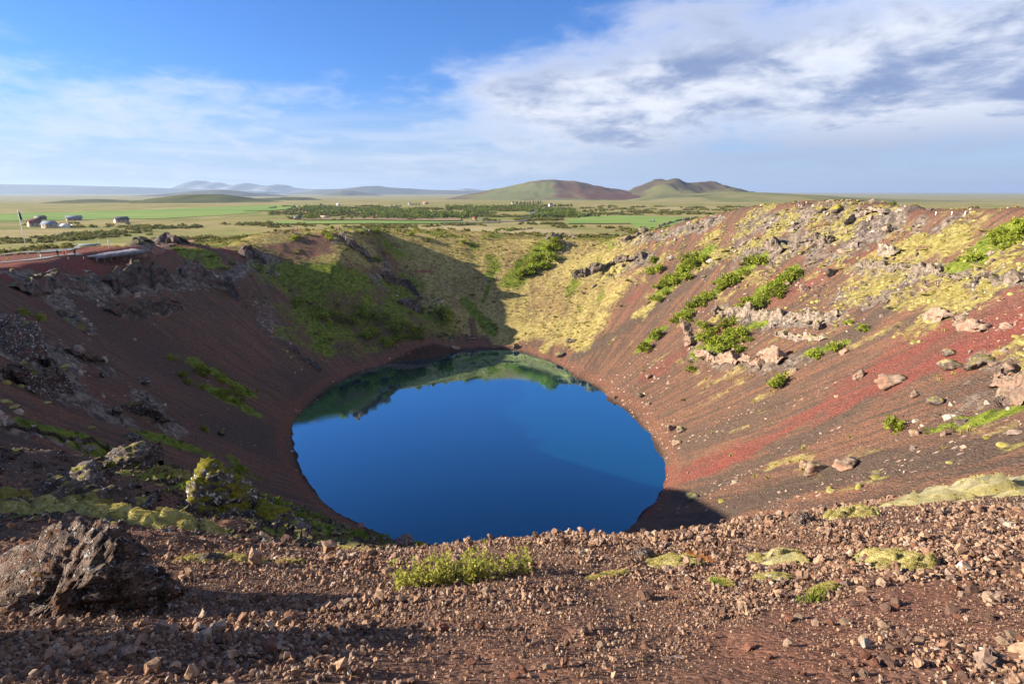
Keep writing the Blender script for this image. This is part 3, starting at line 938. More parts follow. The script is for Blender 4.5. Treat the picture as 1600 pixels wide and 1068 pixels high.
def hull_mesh(name, seed, n=12, dims=(1, 1, 1), split=0, jag=0.0):
    """an angular stone: the hull of a few random points"""
    rg = np.random.default_rng(seed)
    p = rg.normal(size=(n, 3)); p /= np.linalg.norm(p, axis=1)[:, None]
    p *= rg.uniform(0.72, 1.1, n)[:, None] * np.array(dims)
    bm = bmesh.new()
    for q in p: bm.verts.new(q)
    r_ = bmesh.ops.convex_hull(bm, input=bm.verts)
    bmesh.ops.delete(bm, geom=[v for v in bm.verts if not v.link_faces], context='VERTS')
    for k in range(split):
        bmesh.ops.subdivide_edges(bm, edges=bm.edges[:], cuts=1, use_grid_fill=True)
        bmesh.ops.triangulate(bm, faces=bm.faces[:])
        for v in bm.verts:
            v.co *= 1 + float(rg.normal(0, jag / (k + 1)))
    bmesh.ops.recalc_face_normals(bm, faces=bm.faces[:])
    me = bpy.data.meshes.new(name); bm.to_mesh(me); bm.free()
    return me


def rock_mesh(name, seed, smooth=False, **k):
    p, tri = rock_arrays(seed, **k)
    return mesh_np(name, p, None, tri, smooth)


def mat_rock(name, dark, light, lichen, moss, lichen_amt=0.5, moss_amt=0.3, s=1.0, coords='Object', warm=None, bump=0.05, pits=0.0):
    m, t = new_mat(name)
    tc = t.n('ShaderNodeTexCoord').outputs[coords] if coords != 'World' else t.n('ShaderNodeNewGeometry').outputs['Position']
    rnd = t.n('ShaderNodeObjectInfo').outputs['Random']
    pos = t.vmath('ADD', tc, t.n('ShaderNodeCombineXYZ', {0: t.math('MULTIPLY', rnd, 37.0), 1: t.math('MULTIPLY', rnd, 11.0), 2: 0}).outputs[0])
    a = t.noise(pos, 1.6 * s, 10, 0.68); b = t.noise(t.vmath('ADD', pos, (9, 4, 7)), 3.4 * s, 8, 0.7); g = t.noise(t.vmath('ADD', pos, (3, 14, 1)), 0.9 * s, 8, 0.6)
    c = t.mix(t.step(a, 0.38, 0.62), dark, light)
    if warm:
        c = t.mix(t.step(g, 0.48, 0.62, 0, 0.8), c, warm)
    c = t.mix(t.step(b, 0.72 - 0.22 * lichen_amt, 0.76 - 0.20 * lichen_amt), c, lichen)
    nz = t.n('ShaderNodeSeparateXYZ', {0: t.n('ShaderNodeNewGeometry').outputs['Normal']}).outputs[2]
    mv = t.math('ADD', nz, t.math('MULTIPLY', t.math('SUBTRACT', g, 0.5), 2.4))
    c = t.mix(t.step(mv, 1.15 - moss_amt, 1.45 - moss_amt), c, t.mix(t.step(b, 0.35, 0.65), moss, tuple(0.4 * q for q in moss)))
    tint = t.math('ADD', t.math('MULTIPLY', rnd, 0.5), 0.75)
    c = t.mix(1.0, c, t.n('ShaderNodeCombineXYZ', {0: tint, 1: tint, 2: tint}).outputs[0], 'MULTIPLY')
    hh = t.math('ADD', a, t.math('MULTIPLY', b, 0.6))
    if pits:
        hh = t.math('ADD', hh, t.math('MULTIPLY', t.step(t.voro(pos, 9.0 * s), 0.12, 0.42), pits))
        hh = t.math('ADD', hh, t.math('MULTIPLY', t.step(t.voro(pos, 3.6 * s), 0.10, 0.38), pits))
    bp = t.n('ShaderNodeBump', {'Height': hh, 'Strength': 1.0, 'Distance': bump})
    finish(t, c, 0.95, bp.outputs[0], 0.1)
    return m


LICHEN = (0.46, 0.45, 0.41)
M_BASALT = mat_rock('lichened_basalt', (0.070, 0.056, 0.050), (0.21, 0.165, 0.135), LICHEN, COL_MOSS, 0.55, 0.50, 1.0, bump=0.10)
M_PALEROCK = mat_rock('pale_lava_rock', (0.15, 0.105, 0.085), (0.30, 0.225, 0.175), (0.42, 0.37, 0.31), COL_MOSS, 0.55, 0.25, 1.0, warm=(0.30, 0.17, 0.12), bump=0.10)
M_DARKROCK = mat_rock('dark_lava_rock', (0.035, 0.030, 0.030), (0.115, 0.092, 0.082), (0.42, 0.42, 0.42), (0.20, 0.20, 0.055), 0.75, 0.35, 1.0, warm=(0.11, 0.05, 0.038), bump=0.10)
M_LEDGE = mat_rock('ledge_rock', (0.10, 0.080, 0.070), (0.29, 0.235, 0.19), (0.42, 0.38, 0.33), COL_MOSS, 0.6, 0.45, 0.8, 'World', bump=0.12)
M_CLIFF = mat_rock('cliff_rock', (0.055, 0.046, 0.046), (0.16, 0.135, 0.125), (0.36, 0.36, 0.35), (0.16, 0.17, 0.05), 0.45, 0.40, 0.6, 'World', warm=(0.12, 0.06, 0.05), bump=0.12)


def ledge(name, label, pts, thick, depth, mat, seed=1, block=1.3, group=None, cat='rock ledge', lift=0.3):
    """a broken rock ledge that follows ground points (photo pixels); blocks stand out unevenly"""
    P = np.array([Pg(*p) for p in pts])
    seg = np.r_[0, np.cumsum(np.hypot(*(np.diff(P[:, :2], axis=0)).T))]
    n = max(int(seg[-1] / (block * 0.13)), 24)
    s = np.linspace(0, seg[-1], n)
    x = np.interp(s, seg, P[:, 0]); y = np.interp(s, seg, P[:, 1])
    x = x + block * 0.8 * fbm(s / block / 2.5, s * 0 + seed, 3, seed); y = y + block * 0.8 * fbm(s / block / 2.5, s * 0 + seed + 9, 3, seed + 4)
    e = 1.5
    gx = (H(x + e, y) - H(x - e, y)) / (2 * e); gy = (H(x, y + e) - H(x, y - e)) / (2 * e)
    gl = np.hypot(gx, gy) + 1e-6
    ker = np.hanning(9); ker /= ker.sum()
    ox = np.convolve(np.pad(-gx / gl, 4, 'edge'), ker, 'valid'); oy = np.convolve(np.pad(-gy / gl, 4, 'edge'), ker, 'valid')
    ol = np.hypot(ox, oy) + 1e-6; ox /= ol; oy /= ol
    z = H(x, y)
    m = 15
    ends = np.clip(np.minimum(s, seg[-1] - s) / (block * 1.2), 0, 1) ** 0.6
    hvar = (0.62 + 1.5 * fbm(s / block / 3.0, s * 0 + seed * 2.0, 3, seed + 8)) * ends
    # cross-section: out (downhill) and up
    prof = np.array([(0.50, -1.0), (0.52, -0.7), (0.50, -0.35), (0.50, 0.0), (0.49, 0.3), (0.48, 0.6), (0.46, 0.82), (0.38, 0.96), (0.20, 1.0), (0.0, 0.98), (-0.3, 0.92), (-0.7, 0.75), (-1.1, 0.45), (-1.4, 0.1), (-1.6, -0.5)])
    S, V = np.meshgrid(s, np.arange(m), indexing='ij')
    out = prof[:, 0][None, :] * depth + 0 * S; up = prof[:, 1][None, :] * thick * hvar[:, None] + lift * thick
    rg = np.random.default_rng(seed)
    zf = V * thick / block * 0.16 + 0.25 * fbm(S / block, V / 3.0, 2, seed)
    d_out = np.zeros_like(S); d_up = np.zeros_like(S); joint = np.zeros_like(S)
    lay = np.clip(np.floor(zf * 1.7), 0, 6).astype(int)
    for L_ in range(7):
        wd = rg.uniform(0.35, 1.9, 400) * block * (0.8 + 0.1 * L_)
        cut = np.cumsum(wd) - block
        mk = lay == L_
        s_ = S[mk] + 0.25 * block * fbm(V[mk] / 2.0, S[mk] / block, 2, seed + L_)
        k_ = np.clip(np.searchsorted(cut, s_), 0, 399)
        ov = rg.normal(0, 0.33, 400); uv = rg.normal(-0.05, 0.33, 400)
        d_out[mk] = ov[k_]; d_up[mk] = uv[k_]
        joint[mk] = np.minimum(np.abs(s_ - cut[np.clip(k_, 0, 399)]), np.abs(s_ - cut[np.clip(k_ - 1, 0, 399)]))
    amp = block * ends[:, None]
    dip = 0.35 * amp * (1 - sstep(joint / block, 0.0, 0.10))
    d_out = d_out * amp * 0.8 - dip + amp * 0.35 * fbm(S / block * 3, V / 1.5, 3, seed + 2)
    d_up = d_up * amp * 0.8 - dip * (V > 5) + amp * 0.3 * fbm(S / block * 3, V / 1.5, 3, seed + 6)
    out = out + d_out; up = up + d_up * (V > 3)
    X = x[:, None] + ox[:, None] * out; Y = y[:, None] + oy[:, None] * out; Z = z[:, None] + up
    # never float: feet go below the ground
    i = np.arange(n - 1)[:, None] * m + np.arange(m - 1)[None, :]
    q = np.stack([i, i + m, i + m + 1, i + 1], -1).reshape(-1, 4)
    c0 = np.array([x.mean(), y.mean(), z.mean()])
    co = np.stack([X.ravel(), Y.ravel(), Z.ravel()], 1) - c0
    tri = [(k, k + 1, m - 1) for k in range(m - 2)]
    b = (n - 1) * m
    tri += [(b + k + 1, b + k, b + m - 1) for k in range(m - 2)]
    o = link(name, mesh_np(name, co, q, tri, False), None, mat)
    o.location = c0
    return tag(o, label, cat, group)


def boulder(name, label, px, py, wpx, hpx, mat, seed, sub=3, group=None, cat='boulder', sink=0.5, me=None, stretch=1.0, rot=None, rmin=0.7, **kw):
    """a boulder whose foot stands on the ground below photo pixel (px, py); size in pixels at its distance"""
    g = Pg(px, py + hpx * 0.5, rmin)
    dist = math.sqrt(g[0] ** 2 + g[1] ** 2 + (g[2] - EYE) ** 2)
    dep = g[1] * math.cos(PITCH) - (g[2] - EYE) * math.sin(PITCH)
    a = wpx / FPX * dep / 2 * 0.82; b = hpx / FPX * dep / 2 * 0.9
    if me is None:
        me = rock_mesh(name, seed, sub=sub, dims=(1, 1, 1), **kw)
        me.materials.append(mat)
    o = link(name, me)
    rz = RNG.uniform(-0.5, 0.5) if rot is None else rot
    o.location = (g[0], g[1] + a * 0.5 * stretch, H(g[0], g[1])[0] + b * (1 - sink) * 0.9)
    o.scale = (a * 1.15, a * 0.9 * stretch, max(b * 1.25, a * 0.62))
    o.rotation_euler = (0, 0, rz)
    return tag(o, label, cat, group)


# ---- leaves
def leaf_arrays(n, shape, size, seed, clumps=14, spread=0.30, flat=0.0):
    """leaf faces gathered in clumps inside a rounded volume (unit radius, standing on z=0)"""
    rg = np.random.default_rng(seed)
    c = rg.normal(size=(clumps, 3)); c /= np.linalg.norm(c, axis=1)[:, None]
    c *= rg.uniform(0.35, 0.95, clumps)[:, None] ** 0.6
    c[:, 2] = np.abs(c[:, 2]) * 0.9 + 0.12
    w = rg.integers(0, clumps, n)
    p = c[w] + rg.normal(size=(n, 3)) * spread * rg.uniform(0.5, 1.0, clumps)[w][:, None]
    p[:, 2] = np.abs(p[:, 2])
    p *= np.array(shape)
    u = rg.normal(size=(n, 3)); u[:, 2] *= 0.6; u /= np.linalg.norm(u, axis=1)[:, None]
    v = np.cross(u, rg.normal(size=(n, 3))); v /= np.linalg.norm(v, axis=1)[:, None] + 1e-9
    s = size * rg.uniform(0.6, 1.3, n)[:, None]
    co = np.stack([p - u * s, p + v * s * 0.55, p + u * s, p - v * s * 0.55], 1).reshape(-1, 3)
    q = np.arange(n * 4).reshape(-1, 4)
    return co, q, np.repeat(rg.uniform(0, 1, n), 4)


def mat_leaf(name, c1, c2, c3=None, trans=0.35, instanced=False):
    m, t = new_mat(name)
    rnd = t.n('ShaderNodeObjectInfo').outputs['Random']
    a = t.n('ShaderNodeAttribute', attribute_name='leaf').outputs['Fac']
    c = t.mix(a, c1, c2)
    if c3:
        c = t.mix(t.step(rnd, 0.35, 0.9), c, c3)
    else:
        k = t.math('ADD', t.math('MULTIPLY', rnd, 0.5), 0.75)
        c = t.mix(1.0, c, t.n('ShaderNodeCombineXYZ', {0: k, 1: k, 2: k}).outputs[0], 'MULTIPLY')
    d = t.n('ShaderNodeBsdfDiffuse', {'Color': c})
    tr = t.n('ShaderNodeBsdfTranslucent', {'Color': c})
    mx = t.n('ShaderNodeMixShader', {0: trans, 1: d.outputs[0], 2: tr.outputs[0]})
    t.n('ShaderNodeOutputMaterial', {'Surface': mx.outputs[0]})
    return m


def mat_plain_col(name, col, rough=0.7, var=0.25, scale=4.0, metallic=0.0, spec=0.3):
    m, t = new_mat(name)
    tc = t.n('ShaderNodeTexCoord').outputs['Object']
    n = t.noise(tc, scale, 6, 0.6)
    k = t.step(n, 0.25, 0.75, 1 - var, 1 + var)
    c = t.mix(1.0, col, t.n('ShaderNodeCombineXYZ', {0: k, 1: k, 2: k}).outputs[0], 'MULTIPLY')
    finish(t, c, rough, None, spec, Metallic=metallic)
    return m


M_BUSH = mat_leaf('willow_leaves', (0.150, 0.200, 0.022), (0.330, 0.370, 0.055))
M_BUSH_DULL = mat_leaf('dull_scrub_leaves', (0.080, 0.095, 0.022), (0.180, 0.190, 0.045), (0.19, 0.165, 0.055))
M_BIRCH = mat_leaf('birch_leaves', (0.12, 0.165, 0.03), (0.23, 0.27, 0.06), (0.11, 0.15, 0.045))
M_FIR = mat_leaf('fir_needles', (0.016, 0.030, 0.012), (0.035, 0.055, 0.020), None, 0.1)
M_TWIG = mat_plain_col('twig_bark', (0.11, 0.075, 0.05), 0.9)
M_GRASS_STRAW = mat_leaf('straw_grass', (0.25, 0.190, 0.070), (0.45, 0.37, 0.15), (0.34, 0.32, 0.10), 0.3)
M_GRASS_GREEN = mat_leaf('green_grass', (0.085, 0.130, 0.018), (0.20, 0.26, 0.04), None, 0.35)


def tube(path, radii, sides=6):
    path = np.asarray(path, float); n = len(path)
    co = []; q = []
    for i in range(n):
        d = path[min(i + 1, n - 1)] - path[max(i - 1, 0)]
        d = d / (np.linalg.norm(d) + 1e-9)
        a = np.cross(d, (0.31, 0.9, 0.27)); a /= np.linalg.norm(a) + 1e-9; b = np.cross(d, a)
        for k in range(sides):
            t = 2 * math.pi * k / sides
            co.append(path[i] + radii[i] * (a * math.cos(t) + b * math.sin(t)))
    for i in range(n - 1):
        for k in range(sides):
            k2 = (k + 1) % sides
            q.append((i * sides + k, i * sides + k2, (i + 1) * sides + k2, (i + 1) * sides + k))
    tri = [(0, k + 1, k) for k in range(1, sides - 1)]
    b0 = (n - 1) * sides
    tri += [(b0, b0 + k, b0 + k + 1) for k in range(1, sides - 1)]
    return np.array(co), q, tri


ORD = ['first', 'second', 'third', 'fourth', 'fifth', 'sixth', 'seventh', 'eighth', 'ninth', 'tenth', 'eleventh', 'twelfth', 'thirteenth', 'fourteenth', 'fifteenth', 'sixteenth', 'seventeenth',
       'eighteenth', 'nineteenth', 'twentieth'] + ['twenty ' + k for k in ('first', 'second', 'third', 'fourth', 'fifth', 'sixth', 'seventh', 'eighth', 'ninth')]
_used = set()


def place_words(px, py, marks):
    """where a small thing lies, told by the nearest landmark; None if that place is taken"""
    mx, my, nm = min(marks, key=lambda m: math.hypot(px - m[0], (py - m[1]) * 1.6))
    dx, dy = px - mx, (py - my) * 1.6
    far = math.hypot(dx, dy)
    side = ('right of' if dx > 0 else 'left of') if abs(dx) > abs(dy) * 1.7 else (('below' if dy > 0 else 'above') if abs(dy) > abs(dx) * 1.7 else (('below and ' if dy > 0 else 'above and ') + ('right of' if dx > 0 else 'left of')))
    return f"{'close' if far < 55 else ('a little way' if far < 120 else 'well')} {side} {nm}"


def unique(label):
    if label in _used: return False
    _used.add(label); return True


class Soup:
    """collects pieces of ONE part into one mesh"""
    def __init__(self): self.co = []; self.q = []; self.t = []; self.n = 0
    def add(self, co, q=(), t=()):
        self.co.append(np.asarray(co, float))
        if len(q): self.q.append(np.asarray(q, int) + self.n)
        if len(t): self.t.append(np.asarray(t, int) + self.n)
        self.n += len(co); return self
    def box(self, c, s, rz=0.0):
        v = np.array([(x, y, z) for z in (-.5, .5) for y in (-.5, .5) for x in (-.5, .5)]) * np.array(s)
        cs, sn = math.cos(rz), math.sin(rz)
        v = np.stack([v[:, 0] * cs - v[:, 1] * sn, v[:, 0] * sn + v[:, 1] * cs, v[:, 2]], 1) + np.array(c)
        return self.add(v, [(0, 2, 3, 1), (4, 5, 7, 6), (0, 1, 5, 4), (2, 6, 7, 3), (0, 4, 6, 2), (1, 3, 7, 5)])
    def tube(self, path, radii, sides=6):
        if np.isscalar(radii): radii = [radii] * len(path)
        return self.add(*tube(path, radii, sides))
    def mesh(self, name, smooth=False):
        return mesh_np(name, np.concatenate(self.co), np.concatenate(self.q) if self.q else None, np.concatenate(self.t) if self.t else None, smooth)


def empty(name, loc, rz=0.0):
    o = bpy.data.objects.new(name, None)
    o.location = loc; o.rotation_euler = (0, 0, rz)
    o.empty_display_size = 0.3
    COL.objects.link(o)
    return o


def leaf_mesh(name, *a, **k):
    co, q, lv = leaf_arrays(*a, **k)
    me = mesh_np(name, co, q, None, False)
    add_attr(me, 'leaf', lv)
    return me


def stems_mesh(name, n, seed, h=0.8, spread=0.7, r=0.03):
    rg = np.random.default_rng(seed); s = Soup()
    for k in range(n):
        a = rg.uniform(0, 2 * math.pi); d = np.array([math.cos(a), math.sin(a), 0]) * rg.uniform(0.3, 1) * spread
        p = [np.array([0, 0, -0.15]) + d * 0.08, d * 0.45 + np.array([0, 0, h * 0.45]), d + np.array([0, 0, h * rg.uniform(0.7, 1.0)])]
        s.tube(p, [r, r * 0.7, r * 0.25], 5)
    return s.mesh(name, True)


BUSH_LEAVES = [leaf_mesh('foliage', 560, (1.0, 0.85, 0.75), 0.115, 300 + k, clumps=11, spread=0.24) for k in range(5)]
BUSH_STEMS = [stems_mesh('branches', 7, 320 + k) for k in range(3)]
for me in BUSH_LEAVES: me.materials.append(M_BUSH)
for me in BUSH_STEMS: me.materials.append(M_TWIG)


def bush(label, px, py, wpx, hpx=None, group=None, name='willow_bush', parts=True, mat=None):
    """py is the foot of the bush"""
    g = Pg(px, py)
    dep = g[1] * math.cos(PITCH) - (g[2] - EYE) * math.sin(PITCH)
    a = wpx / FPX * dep / 2; h = (hpx or wpx * RNG.uniform(0.40, 0.66)) / FPX * dep
    e = empty(name, (g[0], g[1], g[2] - 0.1), RNG.uniform(0, 6.28))
    e.scale = (a * 0.92, a * 0.92, h * 0.92)
    k = int(RNG.integers(0, 5))
    f = bpy.data.objects.new('foliage', BUSH_LEAVES[k]); f.parent = e; COL.objects.link(f)
    if parts:
        b = bpy.data.objects.new('branches', BUSH_STEMS[k % 3]); b.parent = e; COL.objects.link(b)
    return tag(e, label, 'bush', group)


# ---- scatter of what nobody could count
def scatter(name, label, pts, scl, srcs, rot=None, tint=None):
    n = len(pts)
    if n == 0: return None
    me = bpy.data.meshes.new(name)
    me.vertices.add(n); me.vertices.foreach_set('co', np.asarray(pts, np.float32).ravel())
    if rot is None:
        rot = np.stack([RNG.normal(0, 0.12, n), RNG.normal(0, 0.12, n), RNG.uniform(0, 6.283, n)], 1)
    scl = np.asarray(scl, np.float32)
    if scl.ndim == 1: scl = np.stack([scl] * 3, 1)
    add_attr(me, 'rot', rot, 'FLOAT_VECTOR'); add_attr(me, 'scl', scl, 'FLOAT_VECTOR')
    add_attr(me, 'pick', RNG.integers(0, len(srcs), n), 'INT')
    add_attr(me, 'tint', RNG.uniform(0, 1, n) if tint is None else tint)
    o = link(name, me)
    ng = bpy.data.node_groups.new(name + '_spread', 'GeometryNodeTree')
    ng.interface.new_socket('Geometry', in_out='INPUT', socket_type='NodeSocketGeometry')
    ng.interface.new_socket('Geometry', in_out='OUTPUT', socket_type='NodeSocketGeometry')
    N = ng.nodes; L = ng.links
    gi = N.new('NodeGroupInput'); go = N.new('NodeGroupOutput')
    m2p = N.new('GeometryNodeMeshToPoints'); L.new(gi.outputs[0], m2p.inputs[0])
    join = N.new('GeometryNodeJoinGeometry')
    for s in reversed(srcs):
        ob = bpy.data.objects.new(name + '_piece', s)
        oi = N.new('GeometryNodeObjectInfo'); oi.inputs['Object'].default_value = ob
        g2i = N.new('GeometryNodeGeometryToInstance')
        L.new(oi.outputs['Geometry'], g2i.inputs[0]); L.new(g2i.outputs[0], join.inputs[0])
    iop = N.new('GeometryNodeInstanceOnPoints')
    L.new(m2p.outputs[0], iop.inputs['Points']); L.new(join.outputs[0], iop.inputs['Instance'])
    iop.inputs['Pick Instance'].default_value = True

    def attr(nm, typ):
        a = N.new('GeometryNodeInputNamedAttribute'); a.data_type = typ; a.inputs['Name'].default_value = nm
        return a.outputs[0]
    L.new(attr('pick', 'INT'), iop.inputs['Instance Index'])
    L.new(attr('rot', 'FLOAT_VECTOR'), iop.inputs['Rotation'])
    L.new(attr('scl', 'FLOAT_VECTOR'), iop.inputs['Scale'])
    L.new(iop.outputs[0], go.inputs[0])
    md = o.modifiers.new('spread', 'NODES'); md.node_group = ng
    return tag(o, label, None, None, 'stuff')


_dA = np.gradient(AZ); _dR = np.gradient(RR)
AREA = GR * _dA[None, :] * _dR[:, None]


def sample(density, r0, r1, az=49.0, seed=0):
    """random ground points; density: per square metre on the grid"""
    rg = np.random.default_rng(seed)
    m = (GR > r0) & (GR < r1) & (np.abs(GA) < R(az))
    ex = np.where(m, density * AREA, 0)
    k = rg.poisson(ex)
    i, j = np.nonzero(k)
    c = k[i, j]; i = np.repeat(i, c); j = np.repeat(j, c)
    r = RR[i] + rg.uniform(-0.5, 0.5, len(i)) * _dR[i]; a = AZ[j] + rg.uniform(-0.5, 0.5, len(i)) * _dA[j]
    x = r * np.sin(a); y = r * np.cos(a)
    return np.stack([x, y, H(x, y)], 1), r

# ------------------------------------------------------------------ loose cover of the crater walls
def mat_inst(name, cols, rough=0.95, noise_s=3.0, amp=0.35):
    """material of scattered pieces: each takes its own colour"""
    m, t = new_mat(name)
    a = t.n('ShaderNodeAttribute', attribute_name='tint', attribute_type='INSTANCER').outputs['Fac']
    rp = t.n('ShaderNodeValToRGB', {0: a}); cr = rp.color_ramp
    cr.interpolation = 'LINEAR'
    while len(cr.elements) < len(cols): cr.elements.new(0.5)
    for i, c in enumerate(cols):
        cr.elements[i].position = i / (len(cols) - 1); cr.elements[i].color = (*c, 1)
    pos = t.n('ShaderNodeNewGeometry').outputs['Position']
    n = t.noise(pos, noise_s, 6, 0.65)
    k = t.step(n, 0.3, 0.7, 1 - amp, 1 + amp)
    c = t.mix(1.0, rp.outputs[0], t.n('ShaderNodeCombineXYZ', {0: k, 1: k, 2: k}).outputs[0], 'MULTIPLY')
    finish(t, c, rough, None, 0.08)
    return m


def src(count, mat, seed, **k):
    out = []
    for i in range(count):
        me = hull_mesh('loose_piece', seed + i, **k)
        me.materials.append(mat); out.append(me)
    return out


F = FIELDS
inside = ((GU > 0.012) & (GU < 1.15)).astype(float)
M_SCREE = mat_inst('scree_stone', [(0.12, 0.06, 0.05), (0.17, 0.09, 0.07), (0.24, 0.14, 0.105), (0.33, 0.23, 0.175), (0.42, 0.33, 0.26)], noise_s=2.0)
M_RUBBLE = mat_inst('rubble_stone', [(0.09, 0.072, 0.065), (0.17, 0.13, 0.11), (0.26, 0.21, 0.17), (0.36, 0.31, 0.26)], noise_s=1.6, amp=0.45)
M_CUSHION = mat_inst('moss_cushion', [(0.15, 0.13, 0.03), (0.23, 0.20, 0.065), (0.31, 0.275, 0.105), (0.25, 0.23, 0.09)], noise_s=2.5, amp=0.3)
patchy = np.clip(0.35 + 2.2 * fbm(GX / 11, GY / 11, 3, 101), 0, 1.4)
bare = np.clip(1 - F['green'] - 0.7 * F['straw'], 0, 1)
p, r = sample(inside * bare * (0.11 * patchy + 0.62 * F['pale'] * patchy + 0.10 * F['rock']) + 0.5 * F['wet'] * (GU > -0.01), 28, 330, seed=1)
scatter('scree_stones', 'pale and rust coloured scree stones strewn over the crater walls', p, RNG.lognormal(-1.95, 0.62, len(p)) * (0.8 + r / 500), src(6, M_SCREE, 900, n=11, dims=(1, 0.8, 0.6)), tint=np.clip(RNG.beta(2, 1.6, len(p)), 0, 1))
p, r = sample(inside * (F['rock'] + 0.35 * F['moss']) * (0.10 + 0.30 * patchy), 26, 330, seed=2)
scatter('rock_rubble', 'grey lichened rubble lying on the rocky parts of the rim', p, RNG.lognormal(-0.75, 0.48, len(p)), src(7, M_RUBBLE, 930, n=13, dims=(1, 0.85, 0.75), split=1, jag=0.10))
CUSH = [rock_mesh('cushion', 960 + k, sub=2, sharp=0.3) for k in range(4)]
for me in CUSH: me.materials.append(M_CUSHION)
p, r = sample(inside * bare * (GX > 8) * (1.1 * patchy ** 2 + 1.5 * F['pale']) * np.clip(90 / GR, 0.25, 2.2), 25, 170, seed=18)
scatter('fine_scree', 'fine brown and buff scree covering the near right slope', p, RNG.lognormal(-2.45, 0.45, len(p)), src(6, M_SCREE, 915, n=10, dims=(1, 0.8, 0.65)), tint=RNG.beta(1.5, 2.2, len(p)))
p, r = sample(inside * bare * F['pale'] * np.clip(patchy, 0.2, 2) * 1.1 * (GX > 0), 40, 300, seed=19)
scatter('pale_scree', 'pale buff stones strewn in trails over the sunlit wall', p, RNG.lognormal(-2.0, 0.5, len(p)) * (0.7 + r / 300), src(6, M_SCREE, 925, n=11, dims=(1, 0.8, 0.65)), tint=RNG.uniform(0.55, 1.0, len(p)))
p, r = sample(inside * left_side * (0.012 * patchy ** 2 + 0.05 * F['rock']), 30, 330, seed=17)
scatter('fallen_rocks', 'grey lichened stones fallen on the shaded left wall', p, RNG.lognormal(-1.15, 0.5, len(p)), src(5, M_RUBBLE, 945, n=13, dims=(1, 0.8, 0.6), split=1, jag=0.1), tint=RNG.uniform(0.3, 1.0, len(p)))
p, r = sample((F['moss'] > 0.25) * F['moss'] * (0.75 * patchy + 0.2), 62, 330, seed=3)
scatter('moss_cushions', 'yellow moss cushions on the upper crater wall', p, np.stack([RNG.lognormal(-0.62, 0.4, len(p))] * 2 + [RNG.lognormal(-1.05, 0.35, len(p))], 1), CUSH)


def tuft_mesh(name, seed, n=26, h=1.0, w=0.05, spread=0.35, lean=0.5):
    rg = np.random.default_rng(seed)
    a = rg.uniform(0, 2 * np.pi, n); rad = rg.uniform(0, 1, n) ** 0.6 * spread
    b = np.stack([np.cos(a) * rad, np.sin(a) * rad, np.full(n, -0.05)], 1)
    l = rg.normal(0, lean, (n, 2)) + b[:, :2] * 0.9
    hh = h * rg.uniform(0.5, 1.0, n)
    tip = b + np.stack([l[:, 0] * hh, l[:, 1] * hh, hh], 1)
    mid = b + np.stack([l[:, 0] * hh * 0.3, l[:, 1] * hh * 0.3, hh * 0.6], 1)
    t = rg.uniform(0, np.pi, n); s = np.stack([np.cos(t), np.sin(t), np.zeros(n)], 1) * w
    co = np.stack([b - s, b + s, mid + s * 0.7, mid - s * 0.7, tip], 1).reshape(-1, 3)
    k = np.arange(n)[:, None] * 5
    me = mesh_np(name, co, k + np.array([[0, 1, 2, 3]]), k + np.array([[3, 2, 4]]), False)
    add_attr(me, 'leaf', np.repeat(rg.uniform(0, 1, n), 5))
    return me


STRAW = [tuft_mesh('straw_tuft', 40 + k, 24, 1.0, 0.10, 0.5, 0.45) for k in range(3)]
GRASS = [tuft_mesh('grass_tuft', 50 + k, 24, 1.0, 0.09, 0.5, 0.35) for k in range(3)]
for me in STRAW: me.materials.append(M_GRASS_STRAW)
for me in GRASS: me.materials.append(M_GRASS_GREEN)
p, r = sample(F['straw'] * np.clip(0.25 + 2 * fbm(GX / 6, GY / 6, 3, 103), 0, 1) * 0.75 * (GU > 0.05), 30, 330, seed=4)
scatter('straw_grass', 'dry yellow grass covering the far wall and rim', p, RNG.uniform(0.35, 0.75, len(p)), STRAW)
p, r = sample(F['green'] * np.clip(0.2 + 2.4 * fbm(GX / 5, GY / 5, 3, 107), 0, 1) * 0.8 * (GU > 0.04), 26, 330, seed=5)
p2_, r2_ = sample(F['straw'] * np.clip(-0.05 + 2.2 * fbm(GX / 12, GY / 12, 3, 151), 0, 1) * 0.10 * (GU > 0.1), 60, 330, seed=16)
scatter('green_grass', 'fresh green grass on the crater walls', p, RNG.uniform(0.30, 0.70, len(p)), GRASS)
p, r = sample((F['green'] > 0.3) * F['green'] * 6.0, 13.5, 26, seed=15)
scatter('slope_grass', 'shaded green grass on the steep slope just beyond the brow', p, RNG.uniform(0.09, 0.24, len(p)), GRASS)
SCRUB = [leaf_mesh('scrub', 120, (1.0, 1.0, 0.8), 0.26, 340 + k, clumps=8, spread=0.25) for k in range(4)]
for me in SCRUB: me.materials.append(M_BUSH_DULL)
p, r = sample(F['green'] * np.clip(-0.25 + 3.0 * fbm(GX / 9, GY / 9, 3, 109), 0, 1) * 0.22 * (GU > 0.06), 40, 420, seed=6)
sc = RNG.uniform(0.5, 1.3, len(p))
scatter('low_scrub', 'low dull green scrub on the rim and the shaded wall', p, sc, SCRUB)
scatter('heather_clumps', 'brownish heather clumps among the dry grass', p2_, RNG.uniform(0.3, 0.8, len(p2_)), SCRUB)
# heath scrub beyond the crater
heath = (GU > 1.25) * np.clip(-0.15 + 2.6 * fbm(GX / 60, GY / 60, 4, 111) + 0.5 * fbm(GX / 15, GY / 15, 2, 113), 0, 1)
def clear_of_fields(p):
    x, y = to_px(p[:, 0], p[:, 1], p[:, 2])
    bad = ((x < 420) & (y > 321) & (y < 349)) | ((x > 425) & (x < 728) & (y > 344.5) & (y < 351)) | ((x > 880) & (x < 1075) & (y > 336) & (y < 353))
    return ~bad


